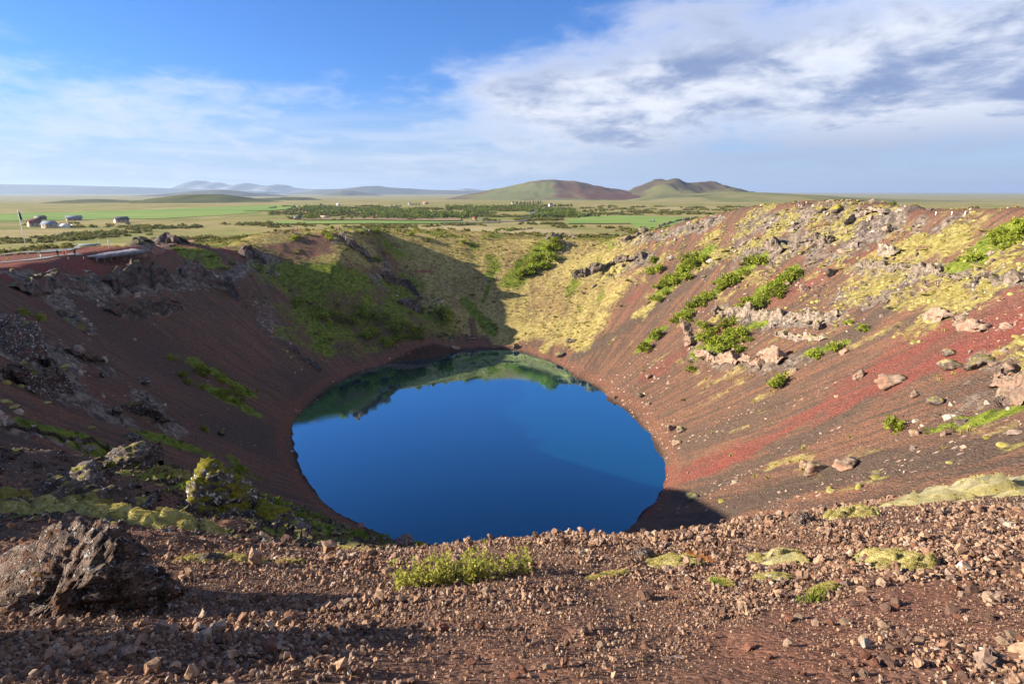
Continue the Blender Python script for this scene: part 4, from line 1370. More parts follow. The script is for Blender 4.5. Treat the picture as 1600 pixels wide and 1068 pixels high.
p, r = sample(heath * 0.085 * np.clip(500 / GR, 0.15, 1) ** 1.3, 190, 1500, seed=7)
ok_ = clear_of_fields(p); p = p[ok_]; r = r[ok_]
scatter('heath_scrub', 'dark green scrub dotted over the heath beyond the crater', p, RNG.uniform(0.9, 2.3, len(p)) * (0.8 + r / 900), SCRUB)
BIRCH = [leaf_mesh('birch', 150, (0.5, 0.5, 1.0), 0.16, 360 + k, clumps=9, spread=0.2) for k in range(4)]
for me in BIRCH: me.materials.append(M_BIRCH)
q = []
for k in range(2600):
    u = RNG.uniform(0, 1)
    px = 470 + u * 460 + RNG.normal(0, 15)
    lo = 343 - 3 * u; hi = 322 + (1 - u) * 2
    py = hi + (lo - hi) * RNG.uniform(0, 1) ** 1.3
    if vnoise(np.array([px / 34.0]), np.array([py / 5.0]), 5)[0] > 0.47:
        q.append(Pg(px, py))
q = np.array(q)
scatter('birch_wood', 'pale green birch wood on the plain beyond the crater', q, np.stack([RNG.uniform(3.2, 6.5, len(q))] * 2 + [RNG.uniform(3.5, 7.0, len(q))], 1), BIRCH)

# ------------------------------------------------------------------ named ledges and outcrops
ledge('rock_ledge', 'pale grey broken rock ledge below the two green bush strips', [(1122, 487), (1160, 494), (1200, 500), (1250, 500), (1312, 496)], 2.0, 1.4, M_LEDGE, 2, 1.3)
ledge('rock_ledge', 'long thin dark overhanging ledge high on the right wall', [(1338, 415), (1390, 420), (1440, 424), (1490, 430), (1540, 434), (1600, 438)], 1.1, 1.1, M_LEDGE, 3, 1.2)
ledge('rock_ledge', 'short pale ledge just under the broad pale ledge', [(1210, 523), (1250, 530), (1292, 531)], 0.9, 1.0, M_LEDGE, 4, 1.0)
ledge('rock_outcrop', 'blocky pinkish outcrop beneath the wide green bush patch', [(1090, 553), (1130, 566), (1180, 570), (1230, 562)], 2.4, 1.8, M_PALEROCK, 5, 1.4, cat='outcrop')
ledge('rock_outcrop', 'crumbled pale rocks between two bushes beside the grey scree strip', [(1065, 502), (1075, 522), (1080, 540)], 1.8, 1.6, M_PALEROCK, 6, 1.3, cat='outcrop')
ledge('rock_crest', 'pale jagged rock crest along the dipping right rim', [(972, 377), (1000, 366), (1030, 354), (1060, 346), (1088, 340)], 2.6, 2.0, M_LEDGE, 7, 1.8, cat='rock crest', lift=0.0)
ledge('rock_outcrop', 'dark craggy outcrop at the top of the brown scree strips', [(895, 432), (930, 424), (965, 410), (1005, 405)], 3.0, 2.4, M_BASALT, 8, 1.7, cat='outcrop')
ledge('rock_outcrop', 'mossy rock band below the rim knoll', [(1200, 395), (1250, 385), (1300, 378)], 2.2, 1.8, M_BASALT, 9, 1.5, cat='outcrop')
ledge('rock_outcrop', 'rough dark boulder outcrop at the top of the long green strip', [(1196, 388), (1212, 396), (1228, 392)], 3.0, 2.2, M_BASALT, 10, 1.6, cat='outcrop')
ledge('rock_outcrop', 'slanting grey slab crest behind the moss topped knoll', [(1322, 352), (1340, 338), (1362, 330), (1385, 335)], 2.6, 2.2, M_LEDGE, 11, 1.6, cat='outcrop')
ledge('rock_outcrop', 'pale rocky patch in the yellow moss at centre of right wall', [(1375, 395), (1400, 400), (1412, 394)], 2.2, 1.8, M_LEDGE, 12, 1.4, cat='outcrop')
ledge('rock_ledge', 'curved mossy ledge at the head of the bright red scree', [(1492, 500), (1510, 512), (1540, 520)], 1.2, 1.3, M_PALEROCK, 13, 1.1)
ledge('rock_outcrop', 'small mossy outcrop left of the curved ledge in red scree', [(1440, 497), (1460, 495), (1478, 500)], 1.3, 1.3, M_PALEROCK, 14, 1.1, cat='outcrop')
ledge('rock_outcrop', 'large pale outcrop cut by the right edge above the grassy strip', [(1560, 592), (1578, 606), (1592, 625), (1612, 632)], 2.4, 1.5, M_PALEROCK, 15, 1.2, cat='outcrop')
ledge('cliff_band', 'dark columned cliff band under the viewing platform', [(165, 445), (200, 446), (235, 446), (270, 448)], 4.2, 2.0, M_CLIFF, 20, 1.9, cat='cliff')
ledge('cliff_band', 'low dark cliff band left of the columned cliff', [(20, 452), (60, 448), (100, 443), (140, 440)], 2.2, 1.6, M_CLIFF, 21, 1.5, cat='cliff')
ledge('cliff_band', 'grey cliff below the rock point on the left rim', [(285, 432), (315, 440), (350, 452), (372, 470)], 3.6, 2.2, M_CLIFF, 22, 1.8, cat='cliff')
ledge('cliff_band', 'broken rock band in the middle of the shaded left wall', [(165, 488), (200, 492), (240, 486), (285, 482)], 2.4, 1.6, M_CLIFF, 23, 1.4, cat='cliff')
ledge('rock_rib', 'slanting rock rib running down the shaded left wall', [(95, 490), (115, 505), (132, 520)], 1.8, 1.6, M_CLIFF, 24, 1.3, cat='rock rib')
ledge('rock_rib', 'long low rock rib lower on the shaded left wall', [(100, 550), (130, 562), (165, 575)], 1.5, 1.4, M_CLIFF, 25, 1.2, cat='rock rib')
ledge('rock_rib', 'mossy rock rib above the grass strip on the left', [(205, 640), (232, 655), (262, 668)], 2.2, 1.8, M_DARKROCK, 26, 1.2, cat='rock rib')
ledge('rock_crag', 'dark crag at the top of the left rim point', [(378, 402), (392, 398), (406, 402), (418, 412)], 4.4, 2.2, M_CLIFF, 27, 1.7, cat='crag', lift=0.1)
ledge('rock_crag', 'dark boulder crag down the shaded side of the far rim hill', [(530, 372), (550, 385), (570, 398), (580, 412)], 3.6, 2.4, M_BASALT, 28, 1.9, cat='crag')
ledge('rock_crag', 'sunlit crag on the spur below the red bench', [(595, 432), (620, 440), (640, 452), (655, 462)], 3.2, 2.4, M_BASALT, 29, 1.7, cat='crag')
ledge('rock_rib', 'grey rock on the shaded spur above the lake path', [(625, 475), (645, 482), (660, 492)], 3.0, 2.2, M_CLIFF, 30, 1.6, cat='rock rib')
ledge('rock_crag', 'dark lava mound at the end of the viewing platform', [(218, 382), (240, 376), (262, 377), (285, 382)], 2.4, 2.6, M_CLIFF, 31, 1.6, cat='crag', lift=0.1)
ledge('rock_crag', 'dark crag with a small pale top on the far right rim', [(862, 376), (880, 368), (898, 372)], 2.2, 2.2, M_CLIFF, 32, 1.6, cat='crag', lift=0.1)
ledge('rock_outcrop', 'big lichened outcrop at the left edge of the shaded wall', [(5, 520), (30, 530), (52, 548), (66, 575)], 3.4, 2.4, M_DARKROCK, 33, 1.3, cat='outcrop')
ledge('rock_outcrop', 'mossy lower outcrop at the left edge above the cinder ridge', [(5, 590), (25, 600), (55, 612), (95, 600)], 2.6, 2.2, M_DARKROCK, 34, 1.2, cat='outcrop')
ledge('rock_rib', 'lichened rib above the left lake shore', [(455, 545), (475, 562), (500, 580)], 1.8, 1.6, M_CLIFF, 35, 1.3, cat='rock rib')

# ------------------------------------------------------------------ named boulders
BL = [rock_mesh('boulder', 700 + k, sub=4, rough=0.32, dims=(1, 1, 1), planes=10) for k in range(6)]
for me in BL: me.materials.append(M_BASALT)
PL = [rock_mesh('boulder', 720 + k, sub=4, rough=0.32, dims=(1, 1, 1), planes=10) for k in range(6)]
for me in PL: me.materials.append(M_PALEROCK)
DK = [rock_mesh('boulder', 740 + k, sub=4, rough=0.32, dims=(1, 1, 1), planes=10) for k in range(4)]
for me in DK: me.materials.append(M_DARKROCK)
boulder('boulder', 'rounded pale boulder with mossy cap on the red scree', 1396, 592, 43, 25, M_PALEROCK, 1, me=PL[0])
boulder('boulder', 'largest mossy boulder near the right edge on brown scree', 1536, 560, 40, 26, M_BASALT, 2, me=BL[0])
boulder('boulder', 'low mossy boulder left of the largest right edge boulder', 1494, 568, 36, 17, M_BASALT, 3, me=BL[1])
boulder('boulder', 'small moss capped boulder up the slope from two larger ones', 1489, 550, 24, 10, M_BASALT, 4, me=BL[2])
boulder('boulder', 'angular pale boulder above the white stone trail', 1344, 584, 22, 15, M_PALEROCK, 5, me=PL[1])
boulder('boulder', 'flat yellow topped boulder alone on brown scree', 1467, 626, 24, 13, M_BASALT, 6, me=BL[3])
boulder('boulder', 'grey boulder sitting alone under the dark thin ledge', 1299, 424, 18, 16, M_BASALT, 7, me=BL[4])
boulder('boulder', 'pinkish block in red scree below the lone grey boulder', 1257, 450, 18, 13, M_PALEROCK, 8, me=PL[2])
boulder('boulder', 'grey boulder just below the middle of the pale ledge', 1280, 508, 22, 16, M_BASALT, 9, me=BL[5])
boulder('boulder', 'small dark boulder in the upper brown scree strip', 928, 445, 9, 8, M_BASALT, 10, me=BL[0])
boulder('boulder', 'upright boulder at the left end of the pale ledge', 1122, 482, 16, 16, M_BASALT, 11, me=BL[1])
boulder('boulder', 'larger of two pale boulders beside the yellow grass low on the right', 1277, 728, 34, 22, M_PALEROCK, 12, me=PL[3])
boulder('boulder', 'smaller of two pale boulders beside the yellow grass low on the right', 1258, 722, 18, 15, M_PALEROCK, 13, me=PL[4])
boulder('boulder', 'wide flat pale rock with dark gap right of the two pale boulders', 1328, 722, 44, 20, M_PALEROCK, 14, me=PL[5])
boulder('boulder', 'small white block on the moss streak below the round bush', 1475, 676, 10, 9, M_PALEROCK, 15, me=PL[1])
boulder('boulder', 'cream block by the shore left of the red scree strip', 1048, 668, 15, 11, M_PALEROCK, 16, me=PL[2])
boulder('boulder', 'grey block beside the cream block near the shore', 1066, 670, 16, 11, M_BASALT, 17, me=BL[2])
boulder('boulder', 'pale block above the shore rubble', 1058, 690, 16, 10, M_PALEROCK, 18, me=PL[0])
boulder('boulder', 'upright pale block among the rubble right of the small bushes', 1189, 562, 11, 14, M_PALEROCK, 19, me=PL[3])
boulder('boulder', 'tan block below the blocky outcrop', 1218, 556, 11, 14, M_PALEROCK, 20, me=PL[4])
boulder('boulder', 'pale block right of the dark round bush', 1243, 576, 10, 8, M_PALEROCK, 21, me=PL[5])
boulder('boulder', 'pale block at the left end of the bush chain by the short ledge', 1320, 548, 16, 9, M_PALEROCK, 22, me=PL[1])
boulder('boulder', 'mossy grey rock at the foot of the scree by the far right shore', 876, 553, 14, 10, M_BASALT, 23, me=BL[3])
boulder('boulder', 'grey rock above the mossy rock by the far right shore', 892, 531, 18, 9, M_BASALT, 24, me=BL[4])
boulder('boulder', 'dark shoreline rock at the far end of the lake', 806, 541, 13, 10, M_BASALT, 25, me=BL[5])
boulder('boulder', 'pale flat rock on the shore below the lakeside bench', 710, 543, 16, 6, M_PALEROCK, 26, me=PL[2])
boulder('boulder', 'large grey boulder on the shaded left wall near the edge', 31, 515, 30, 28, M_DARKROCK, 27, me=DK[0])
boulder('boulder', 'grey boulder alone on dark scree in the shade', 181, 641, 18, 13, M_DARKROCK, 28, me=DK[1])
boulder('boulder', 'lichened pair of rocks in the middle of the dark scree', 222, 592, 26, 11, M_DARKROCK, 29, me=DK[2])
boulder('boulder', 'small pale rock above the lone grey boulder in the shade', 158, 585, 11, 9, M_DARKROCK, 30, me=DK[3])
boulder('boulder', 'pale lichened rock high on the shaded green wall', 420, 516, 10, 9, M_PALEROCK, 31, me=PL[3])
boulder('boulder', 'dark slab below the mossy rib on the left wall', 205, 684, 26, 9, M_DARKROCK, 32, me=DK[0])
boulder('boulder', 'lichened rock near the bottom of the shaded scree', 345, 676, 16, 8, M_DARKROCK, 33, me=DK[1])


def mossy_knoll(label, px, py, w, h, seed):
    me = rock_mesh('boulder', seed, sub=4, sharp=0.6, rough=0.2)
    me.materials.append(mat_rock('moss_topped_rock', (0.05, 0.04, 0.036), (0.17, 0.13, 0.11), LICHEN, (0.30, 0.26, 0.045), 0.4, 0.95, 1.0, bump=0.1))
    return boulder('boulder', label, px, py, w, h, None, seed, me=me, rot=0.2)


mossy_knoll('rounded boulder with a bright yellow moss cap crowning the right rim', 1312, 322, 30, 18, 770)
mossy_knoll('brown topped dark boulder on the rim left of the yellow capped one', 1284, 325, 20, 12, 771)
# smaller blocks strewn by the hundred on the lit wall
q, r_ = sample(inside * np.clip(F['pale'] + 0.8 * F['rock'], 0, 1) * 0.012 * (GX > 0), 60, 300, seed=9)
WALL_MARKS = [(1220, 497, 'the pale ledge'), (1160, 565, 'the blocky outcrop'), (1393, 660, 'the lone round bush'), (1216, 595, 'the dark round bush'), (1396, 592, 'the moss capped pale boulder'),
              (1480, 425, 'the long thin ledge'), (1515, 510, 'the curved ledge'), (1000, 640, 'the lake shore rubble'), (1270, 725, 'the two pale boulders'), (1250, 385, 'the mossy rock band'), (1070, 520, 'the crumbled pale rocks'),
              (1030, 358, 'the jagged rock crest'), (1440, 380, 'the yellow moss slope'), (1290, 545, 'the bush chain')]
n_bl = 0
for i in range(len(q)):
    if n_bl >= 48: break
    px, py = to_px(*q[i])
    if not (830 < px < 1590): continue
    pale = i % 3 != 0
    lb = f"{'pale' if pale else 'grey'} lava block {place_words(px, py, WALL_MARKS)}"
    if not unique(lb): continue
    n_bl += 1
    me = PL[i % 6] if pale else BL[i % 6]
    o = link('lava_block', me)
    s = float(RNG.uniform(0.45, 1.0))
    o.location = (q[i, 0], q[i, 1], q[i, 2] + s * 0.25); o.scale = (s * 1.2, s, s * 0.75); o.rotation_euler = (0, 0, float(RNG.uniform(0, 6)))
    tag(o, lb, 'rock', 'loose blocks on the sunlit wall')

# ------------------------------------------------------------------ named bushes
def strip(label, pts, n, wlo, whi, group):
    P = np.array(pts, float)
    s = np.r_[0, np.cumsum(np.hypot(*np.diff(P, axis=0).T))]
    for k in range(n):
        t = (k + RNG.uniform(0.1, 0.9)) / n * s[-1]
        x = np.interp(t, s, P[:, 0]) + RNG.normal(0, 5); y = np.interp(t, s, P[:, 1]) + RNG.normal(0, 5)
        bush(f'{ORD[k]} {label}', x, y, RNG.uniform(wlo, whi), None, group)


bush('round green bush standing alone on the bare brown scree', 1393, 674, 45, 30)
bush('dark round bush above the white stone trail in red scree', 1216, 606, 38, 28)
bush('small bright bush below the crumbled pale rocks', 1080, 579, 18, 12)
bush('left bush of the leaning pair under the crumbled rocks', 1008, 546, 28, 20)
bush('upper bush of the leaning pair under the crumbled rocks', 1024, 528, 24, 22)
bush('single small bush right of the pale ledge', 1326, 506, 17, 9)
bush('larger bush right of the pale ledge, beyond the small one', 1350, 516, 28, 15)
bush('left bush of the chain below the short ledge', 1276, 558, 32, 18)
bush('right bush of the chain below the short ledge', 1305, 546, 30, 20)
bush('yellow green bush lit by sun in the shade of the far rim hill', 590, 408, 18, 12, name='willow_bush')
bush('small sunlit bush above the yellow green one on the far hill shade', 599, 397, 12, 8)
bush('sunlit bush at the left end of the far rim boulder crag', 516, 374, 16, 12)
bush('bush on the upper right wall amid yellow moss', 1520, 410, 42, 20)
bush('upper left shrub on shaded scree near the left edge', 35, 492, 22, 16)
bush('lower shrub on shaded scree near the left edge', 63, 500, 20, 16)
bush('topmost shaded bush of the small line on the left wall', 268, 562, 16, 12)
bush('rounded shaded bush right of the topmost one', 316, 585, 26, 22)
bush('shaded bush at the head of the lower green line', 286, 590, 22, 14)
bush('grey green bush by the shore path in the shade', 372, 742, 34, 26)
bush('faint shrub above the grey green shoreside bush', 318, 672, 18, 12)
bush('round green bush on the shaded spur above the lakeside path', 690, 498, 50, 26)
strip('bush from the top of the lower shaded line', [(300, 598), (330, 612), (355, 625), (380, 638)], 6, 18, 26, 'lower shaded bush line')
strip('bush from the top of the upper shaded line', [(340, 590), (352, 600), (380, 618)], 4, 18, 26, 'upper shaded bush line')
strip('bush from the top of the long diagonal strip', [(1188, 410), (1160, 428), (1130, 450), (1100, 470), (1060, 500), (1050, 512)], 17, 20, 34, 'bushes in the long diagonal strip')
strip('bush from the top of the strip touching the pale ledge', [(1238, 428), (1215, 450), (1190, 468), (1160, 488)], 14, 24, 38, 'bushes in the short thick strip')
strip('bush from the top of the strip under the rim rocks', [(1105, 398), (1080, 415), (1060, 435), (1035, 455)], 12, 22, 36, 'bushes in the topmost diagonal strip')
strip('low bush from the right at the foot of the uppermost strip', [(1040, 462), (1015, 468)], 3, 16, 22, 'low bushes at the strip foot')
strip('bush from the top beside the dry grass strip', [(1030, 414), (1008, 428)], 4, 16, 24, 'bushes by the dry grass strip')
strip('bush round the wide patch over the blocky outcrop', [(1098, 520), (1130, 515), (1165, 520), (1160, 540), (1120, 545), (1095, 538)], 14, 24, 36, 'bushes in the wide patch')
strip('bush round the leafy slope beyond the lake, from its top', [(880, 385), (850, 395), (830, 410), (812, 432), (840, 425), (870, 405)], 18, 18, 30, 'bushes on the leafy far slope')
strip('bush from the right in the upper right rim patch', [(1600, 365), (1575, 372), (1545, 385), (1580, 385)], 9, 22, 36, 'bushes at the upper right edge')
strip('shaded bush along the spur slope left of the lakeside path', [(470, 480), (520, 500), (560, 520), (610, 535), (660, 525), (600, 505), (550, 480)], 22, 20, 36, 'shaded bushes on the spur slope')
strip('scrubby bush along the flat rim beyond the far wall', [(435, 375), (470, 368), (560, 363), (640, 366), (690, 368), (720, 372), (760, 366), (800, 362)], 26, 7, 15, 'bushes on the flat far rim')


# ------------------------------------------------------------------ gravel and stones in front of the camera
M_CINDER = mat_inst('cinder_stone', [(0.055, 0.040, 0.036), (0.120, 0.068, 0.050), (0.19, 0.112, 0.076), (0.31, 0.205, 0.14), (0.16, 0.118, 0.100), (0.46, 0.37, 0.28)], noise_s=60.0, amp=0.4)
CIND = src(9, M_CINDER, 1000, n=12, dims=(1, 0.82, 0.72), split=1, jag=0.13)
def cvar(s, k): return np.clip(1.0 + k * fbm(GX / s, GY / s, 3, 121), 0, 3)
dirt = np.clip(F['path'], 0, 1)
dens = np.where(GR < 3.4, 3600, np.where(GR < 5.2, 1900, 900)) * (1 - 0.25 * dirt) * cvar(0.5, 1.2) * cvar(1.7, 1.1)
p, r = sample(9.0 * cvar(1.4, 2.0) * (GR > 9.5) * (GX < -0.1 * GY), 9.5, 20, az=51, seed=23)
scatter('ridge_rubble', 'dark lichened rubble heaped on the cinder ridge', p, np.minimum(RNG.lognormal(math.log(0.10), 0.5, len(p)), 0.24), src(5, M_DARKROCK, 1050, n=13, dims=(1, 0.85, 0.75), split=1, jag=0.1), RNG.uniform(0, 6.283, (len(p), 3)))
M_STONE = [mat_rock('stone_' + n_, d, l, (0.40, 0.36, 0.31), l, 0.2, -0.6, 18.0, bump=0.004) for n_, d, l in
           (('rust', (0.12, 0.055, 0.04), (0.22, 0.11, 0.075)), ('brown', (0.09, 0.055, 0.045), (0.19, 0.12, 0.09)), ('tan', (0.20, 0.135, 0.095), (0.34, 0.25, 0.18)))]
STONE = []
for k in range(9):
    me = hull_mesh('stone', 1100 + k, 22, (1, 0.85, 0.75), 2, 0.06)
    me.materials.append(M_STONE[k % 3]); STONE.append(me)
KIND = ('rust red', 'dark brown', 'tan')


def stone(px, py, wpx, k, label, group=None):
    g = Pg(px, py)
    dep = g[1] * math.cos(PITCH) - (g[2] - EYE) * math.sin(PITCH)
    s = wpx / FPX * dep / 2
    o = link('stone', STONE[k])
    o.location = (g[0], g[1], g[2] + s * 0.45); o.scale = (s, s, s)
    o.rotation_euler = (float(RNG.uniform(-.4, .4)), float(RNG.uniform(-.4, .4)), float(RNG.uniform(0, 6.28)))
    return tag(o, label, 'stone', group)


MARKS = [(1352, 1012, 'the whitish stone'), (1505, 892, 'the paper scrap'), (1390, 880, 'the litter side moss'), (1215, 875, 'the rounded yellow moss clump'), (1055, 876, 'the rusty moss clump'), (725, 895, 'the willow shrub'),
         (1010, 935, 'the large dark cinder lump'), (690, 985, 'the large brown cinder lump'), (1500, 780, 'the broad moss bank'), (1285, 925, 'the scrappy grey moss'), (230, 930, 'the huge boulder'), (1544, 937, 'the tan litter stone'), (1380, 1035, 'the dark knobbly stone'),
         (330, 880, 'the rusty moss strip'), (1240, 820, 'the lichen covered rock'), (880, 850, 'the brow above the lake')]
n_st = 0
for tries in range(1500):
    if n_st >= 130: break
    px = RNG.uniform(280, 1600); py = RNG.uniform(850, 1062)
    right = sstep(px, 1150, 1500)
    if px < 1150 and RNG.uniform() > 0.42: continue
    k = int(RNG.integers(0, 9))
    big = RNG.uniform(12, 23) * (0.75 + 0.45 * (py - 850) / 210) * (0.85 + 0.3 * right)
    lb = f"{'small' if big < 17 else 'big'} {KIND[k % 3]} stone {place_words(px, py, MARKS)}"
    if not unique(lb): continue
    stone(px, py, big, k, lb, 'loose stones on the near gravel')
    n_st += 1
me = hull_mesh('stone', 1190, 12, (1, .8, .8), 1, 0.05); me.materials.append(mat_rock('white_stone', (0.30, 0.29, 0.25), (0.45, 0.43, 0.38), (0.5, 0.48, 0.45), (0.4, 0.4, 0.35), 0.2, -0.6, 15.0, bump=0.003)); STONE.append(me)
stone(1352, 1012, 26, 9, 'pale whitish stone on the bare dirt, largest one there')
stone(1320, 975, 19, 2, 'small tan stone on bare dirt beyond the whitish stone')
stone(1375, 1000, 13, 0, 'orange brown pebble just right of the whitish stone')
stone(1544, 937, 24, 5, 'tan stone on the dirt below the litter')
stone(1580, 995, 20, 8, 'tan stone near the right edge below the litter')
stone(1380, 1035, 26, 1, 'dark knobbly stone below the whitish stone')
stone(690, 985, 27, 3, 'large brown cinder lump in the middle gravel below the shrub')
stone(1010, 935, 32, 1, 'largest dark cinder lump on the gravel right of the shrub')

# ------------------------------------------------------------------ the big boulder and the rocks of the left ridge
def crag_boulder(name, label, px, py, depth_y, dims, seed, mat, sub=6, rz=0.0, tilt=(0, 0), planes=13, rough=0.34, cuts=()):
    c = at_y(px, py, depth_y)
    if depth_y > 3.5:
        c[2] = H(c[0], c[1])[0] + dims[2] * 0.42
    p, tri = rock_arrays(seed, sub=sub, sharp=0.78, rough=rough, dims=dims, planes=planes, nscale=1.3)
    for (cn, ch) in cuts:
        cn = np.array(cn, float); cn /= np.linalg.norm(cn)
        p = p - np.maximum(p @ cn - ch, 0)[:, None] * cn * 0.9
    nrm = p / (np.linalg.norm(p / np.array(dims), axis=1)[:, None] * np.array(dims) + 1e-9)
    f = 1.0 / max(dims)
    rid = 0.5 - np.abs(fbm3(p * f * 4.5, 4, seed + 11, 0.6)) * 4
    d = 0.07 * np.clip(rid, -1, 1) + 0.30 * fbm3(p * f * 5, 5, seed + 7, 0.62) - 0.10 * sstep(fbm3(p * f * 9, 3, seed + 21, 0.5), 0.06, 0.2) + 0.14 * fbm3(p * f * 24, 3, seed + 9, 0.65)
    p = p + nrm * d[:, None] * max(dims)
    o = link(name, mesh_np(name, p, None, tri, True), None, mat)
    o.location = c; o.rotation_euler = (tilt[0], tilt[1], rz)
    return tag(o, label, 'boulder')


M_BIGROCK = mat_rock('weathered_scoria', (0.055, 0.042, 0.038), (0.29, 0.215, 0.175), (0.58, 0.58, 0.59), (0.24, 0.165, 0.030), 0.66, 0.0, 6.5, warm=(0.17, 0.085, 0.055), bump=0.05, pits=0.9)
crag_boulder('boulder', 'huge lichen spotted boulder at the lower left, sunlit on top', 95, 935, 3.1, (0.88, 0.68, 0.62), 2101, M_BIGROCK, 6, 0.0, (0.0, 0.0), cuts=[((-0.40, -0.38, 0.83), 0.16), ((0.1, -0.85, -0.2), 0.42)])
shade_boulder = crag_boulder('boulder', 'unseen dark boulder beyond the left edge, added to shade the near gravel', -800, 1068, 1.75, (0.80, 1.05, 1.30), 2121, M_BIGROCK, 4)
shade_boulder.location = (-3.35, 1.35, 55.1)  # added out of view on the left so its shadow darkens the lower left gravel
M_MOSSROCK = mat_rock('moss_covered_rock', (0.035, 0.030, 0.028), (0.11, 0.09, 0.08), (0.50, 0.50, 0.50), (0.17, 0.155, 0.018), 0.8, 0.80, 2.4, bump=0.05)
crag_boulder('boulder', 'dark rock capped with thick olive moss on the left ridge', 345, 790, 12.0, (0.95, 0.85, 0.95), 2102, M_MOSSROCK, 5, 0.3)
M_SPECK = mat_rock('white_speckled_rock', (0.035, 0.029, 0.028), (0.12, 0.095, 0.085), (0.50, 0.50, 0.50), (0.24, 0.22, 0.06), 0.62, 0.30, 4.5, bump=0.05)
crag_boulder('boulder', 'white speckled rock behind the long moss band at the left', 135, 765, 11.6, (0.55, 0.5, 0.36), 2103, M_SPECK, 4)
crag_boulder('boulder', 'speckled rock on the ridge top beside the mossy rock', 205, 725, 13.4, (0.55, 0.5, 0.30), 2104, M_SPECK, 4)
crag_boulder('boulder', 'small speckled rock at the end of the ridge top', 100, 682, 14.5, (0.5, 0.45, 0.22), 2105, M_SPECK, 4)
crag_boulder('boulder', 'moss sided rock right of the olive capped rock', 415, 812, 11.8, (0.55, 0.5, 0.42), 2106, M_MOSSROCK, 4)
crag_boulder('boulder', 'black glistening rubble rock below the moss sided rock', 462, 842, 11.6, (0.35, 0.4, 0.22), 2107, M_SPECK, 4)
crag_boulder('boulder', 'grey brown boulder on the brow in front of the lake', 632, 845, 12.6, (0.28, 0.26, 0.19), 2108, M_BIGROCK, 4)
crag_boulder('boulder', 'small moss topped rock right of the brow boulder', 657, 858, 12.2, (0.22, 0.22, 0.15), 2109, M_MOSSROCK, 4)
crag_boulder('boulder', 'low rock under the moss strip right of the big boulder', 325, 892, 5.2, (0.15, 0.14, 0.08), 2110, M_SPECK, 4)
crag_boulder('boulder', 'lichen covered rock right of the big grey moss clump', 1255, 822, 5.6, (0.17, 0.15, 0.12), 2111, M_BIGROCK, 5)
crag_boulder('boulder', 'rough pinkish rock between the two near moss clumps', 1000, 887, 4.5, (0.11, 0.09, 0.055), 2112, M_BIGROCK, 4)

M_RIDGE = mat_rock('ridge_rock', (0.030, 0.025, 0.024), (0.105, 0.080, 0.070), (0.45, 0.45, 0.45), (0.26, 0.24, 0.07), 0.6, 0.30, 3.5, 'World', bump=0.05)
ledge('rock_bank', 'rough dark rock bank along the top of the left ridge', [(10, 672), (90, 684), (170, 704), (240, 730)], 0.42, 0.5, M_RIDGE, 41, 0.30, cat='rock bank')
ledge('rock_bank', 'low dark rock bank under the speckled rock on the left', [(60, 768), (120, 772), (180, 776), (240, 790)], 0.30, 0.4, M_RIDGE, 42, 0.26, cat='rock bank')
ledge('rock_bank', 'black rubbly bank running down beside the moss sided rock', [(430, 826), (455, 838), (485, 850)], 0.26, 0.35, M_RIDGE, 43, 0.22, cat='rock bank')
# ------------------------------------------------------------------ moss and grass near the camera
def mat_moss(name, c1, c2, c3):
    m, t = new_mat(name)
    pos = t.n('ShaderNodeNewGeometry').outputs['Position']
    a = t.noise(pos, 5.0, 8, 0.65); b = t.noise(pos, 2.0, 4, 0.5); c_ = t.noise(pos, 90.0, 4, 0.7)
    c = t.mix(t.step(a, 0.35, 0.65), c1, c2)
    c = t.mix(t.step(b, 0.55, 0.7), c, c3)
    k = t.step(c_, 0.3, 0.7, 0.40, 1.3)
    c = t.mix(1.0, c, t.n('ShaderNodeCombineXYZ', {0: k, 1: k, 2: k}).outputs[0], 'MULTIPLY')
    bp = t.n('ShaderNodeBump', {'Height': t.math('ADD', c_, a), 'Strength': 1.0, 'Distance': 0.02})
    finish(t, c, 1.0, bp.outputs[0], 0.02, **{'Sheen Weight': 0.25})
    return m


M_MOSS = mat_moss('woolly_moss', (0.43, 0.37, 0.13), (0.22, 0.195, 0.06), (0.48, 0.41, 0.21))
M_MOSS_GREY = mat_moss('grey_moss', (0.34, 0.32, 0.20), (0.25, 0.25, 0.14), (0.30, 0.30, 0.12))
M_MOSS_SHADE = mat_moss('green_moss', (0.38, 0.37, 0.12), (0.44, 0.43, 0.17), (0.27, 0.265, 0.07))
M_BLADE = mat_leaf('moss_blades', (0.33, 0.28, 0.08), (0.52, 0.45, 0.17), None, 0.3)
M_RUSTBLADE = mat_leaf('rust_grass', (0.28, 0.10, 0.03), (0.45, 0.20, 0.07), None, 0.3)
MOSSTUFT = [tuft_mesh('moss_tuft', 70 + k, 18, 1.0, 0.16, 0.8, 0.6) for k in range(3)]
for me in MOSSTUFT: me.materials.append(M_BLADE)


ZONES = []


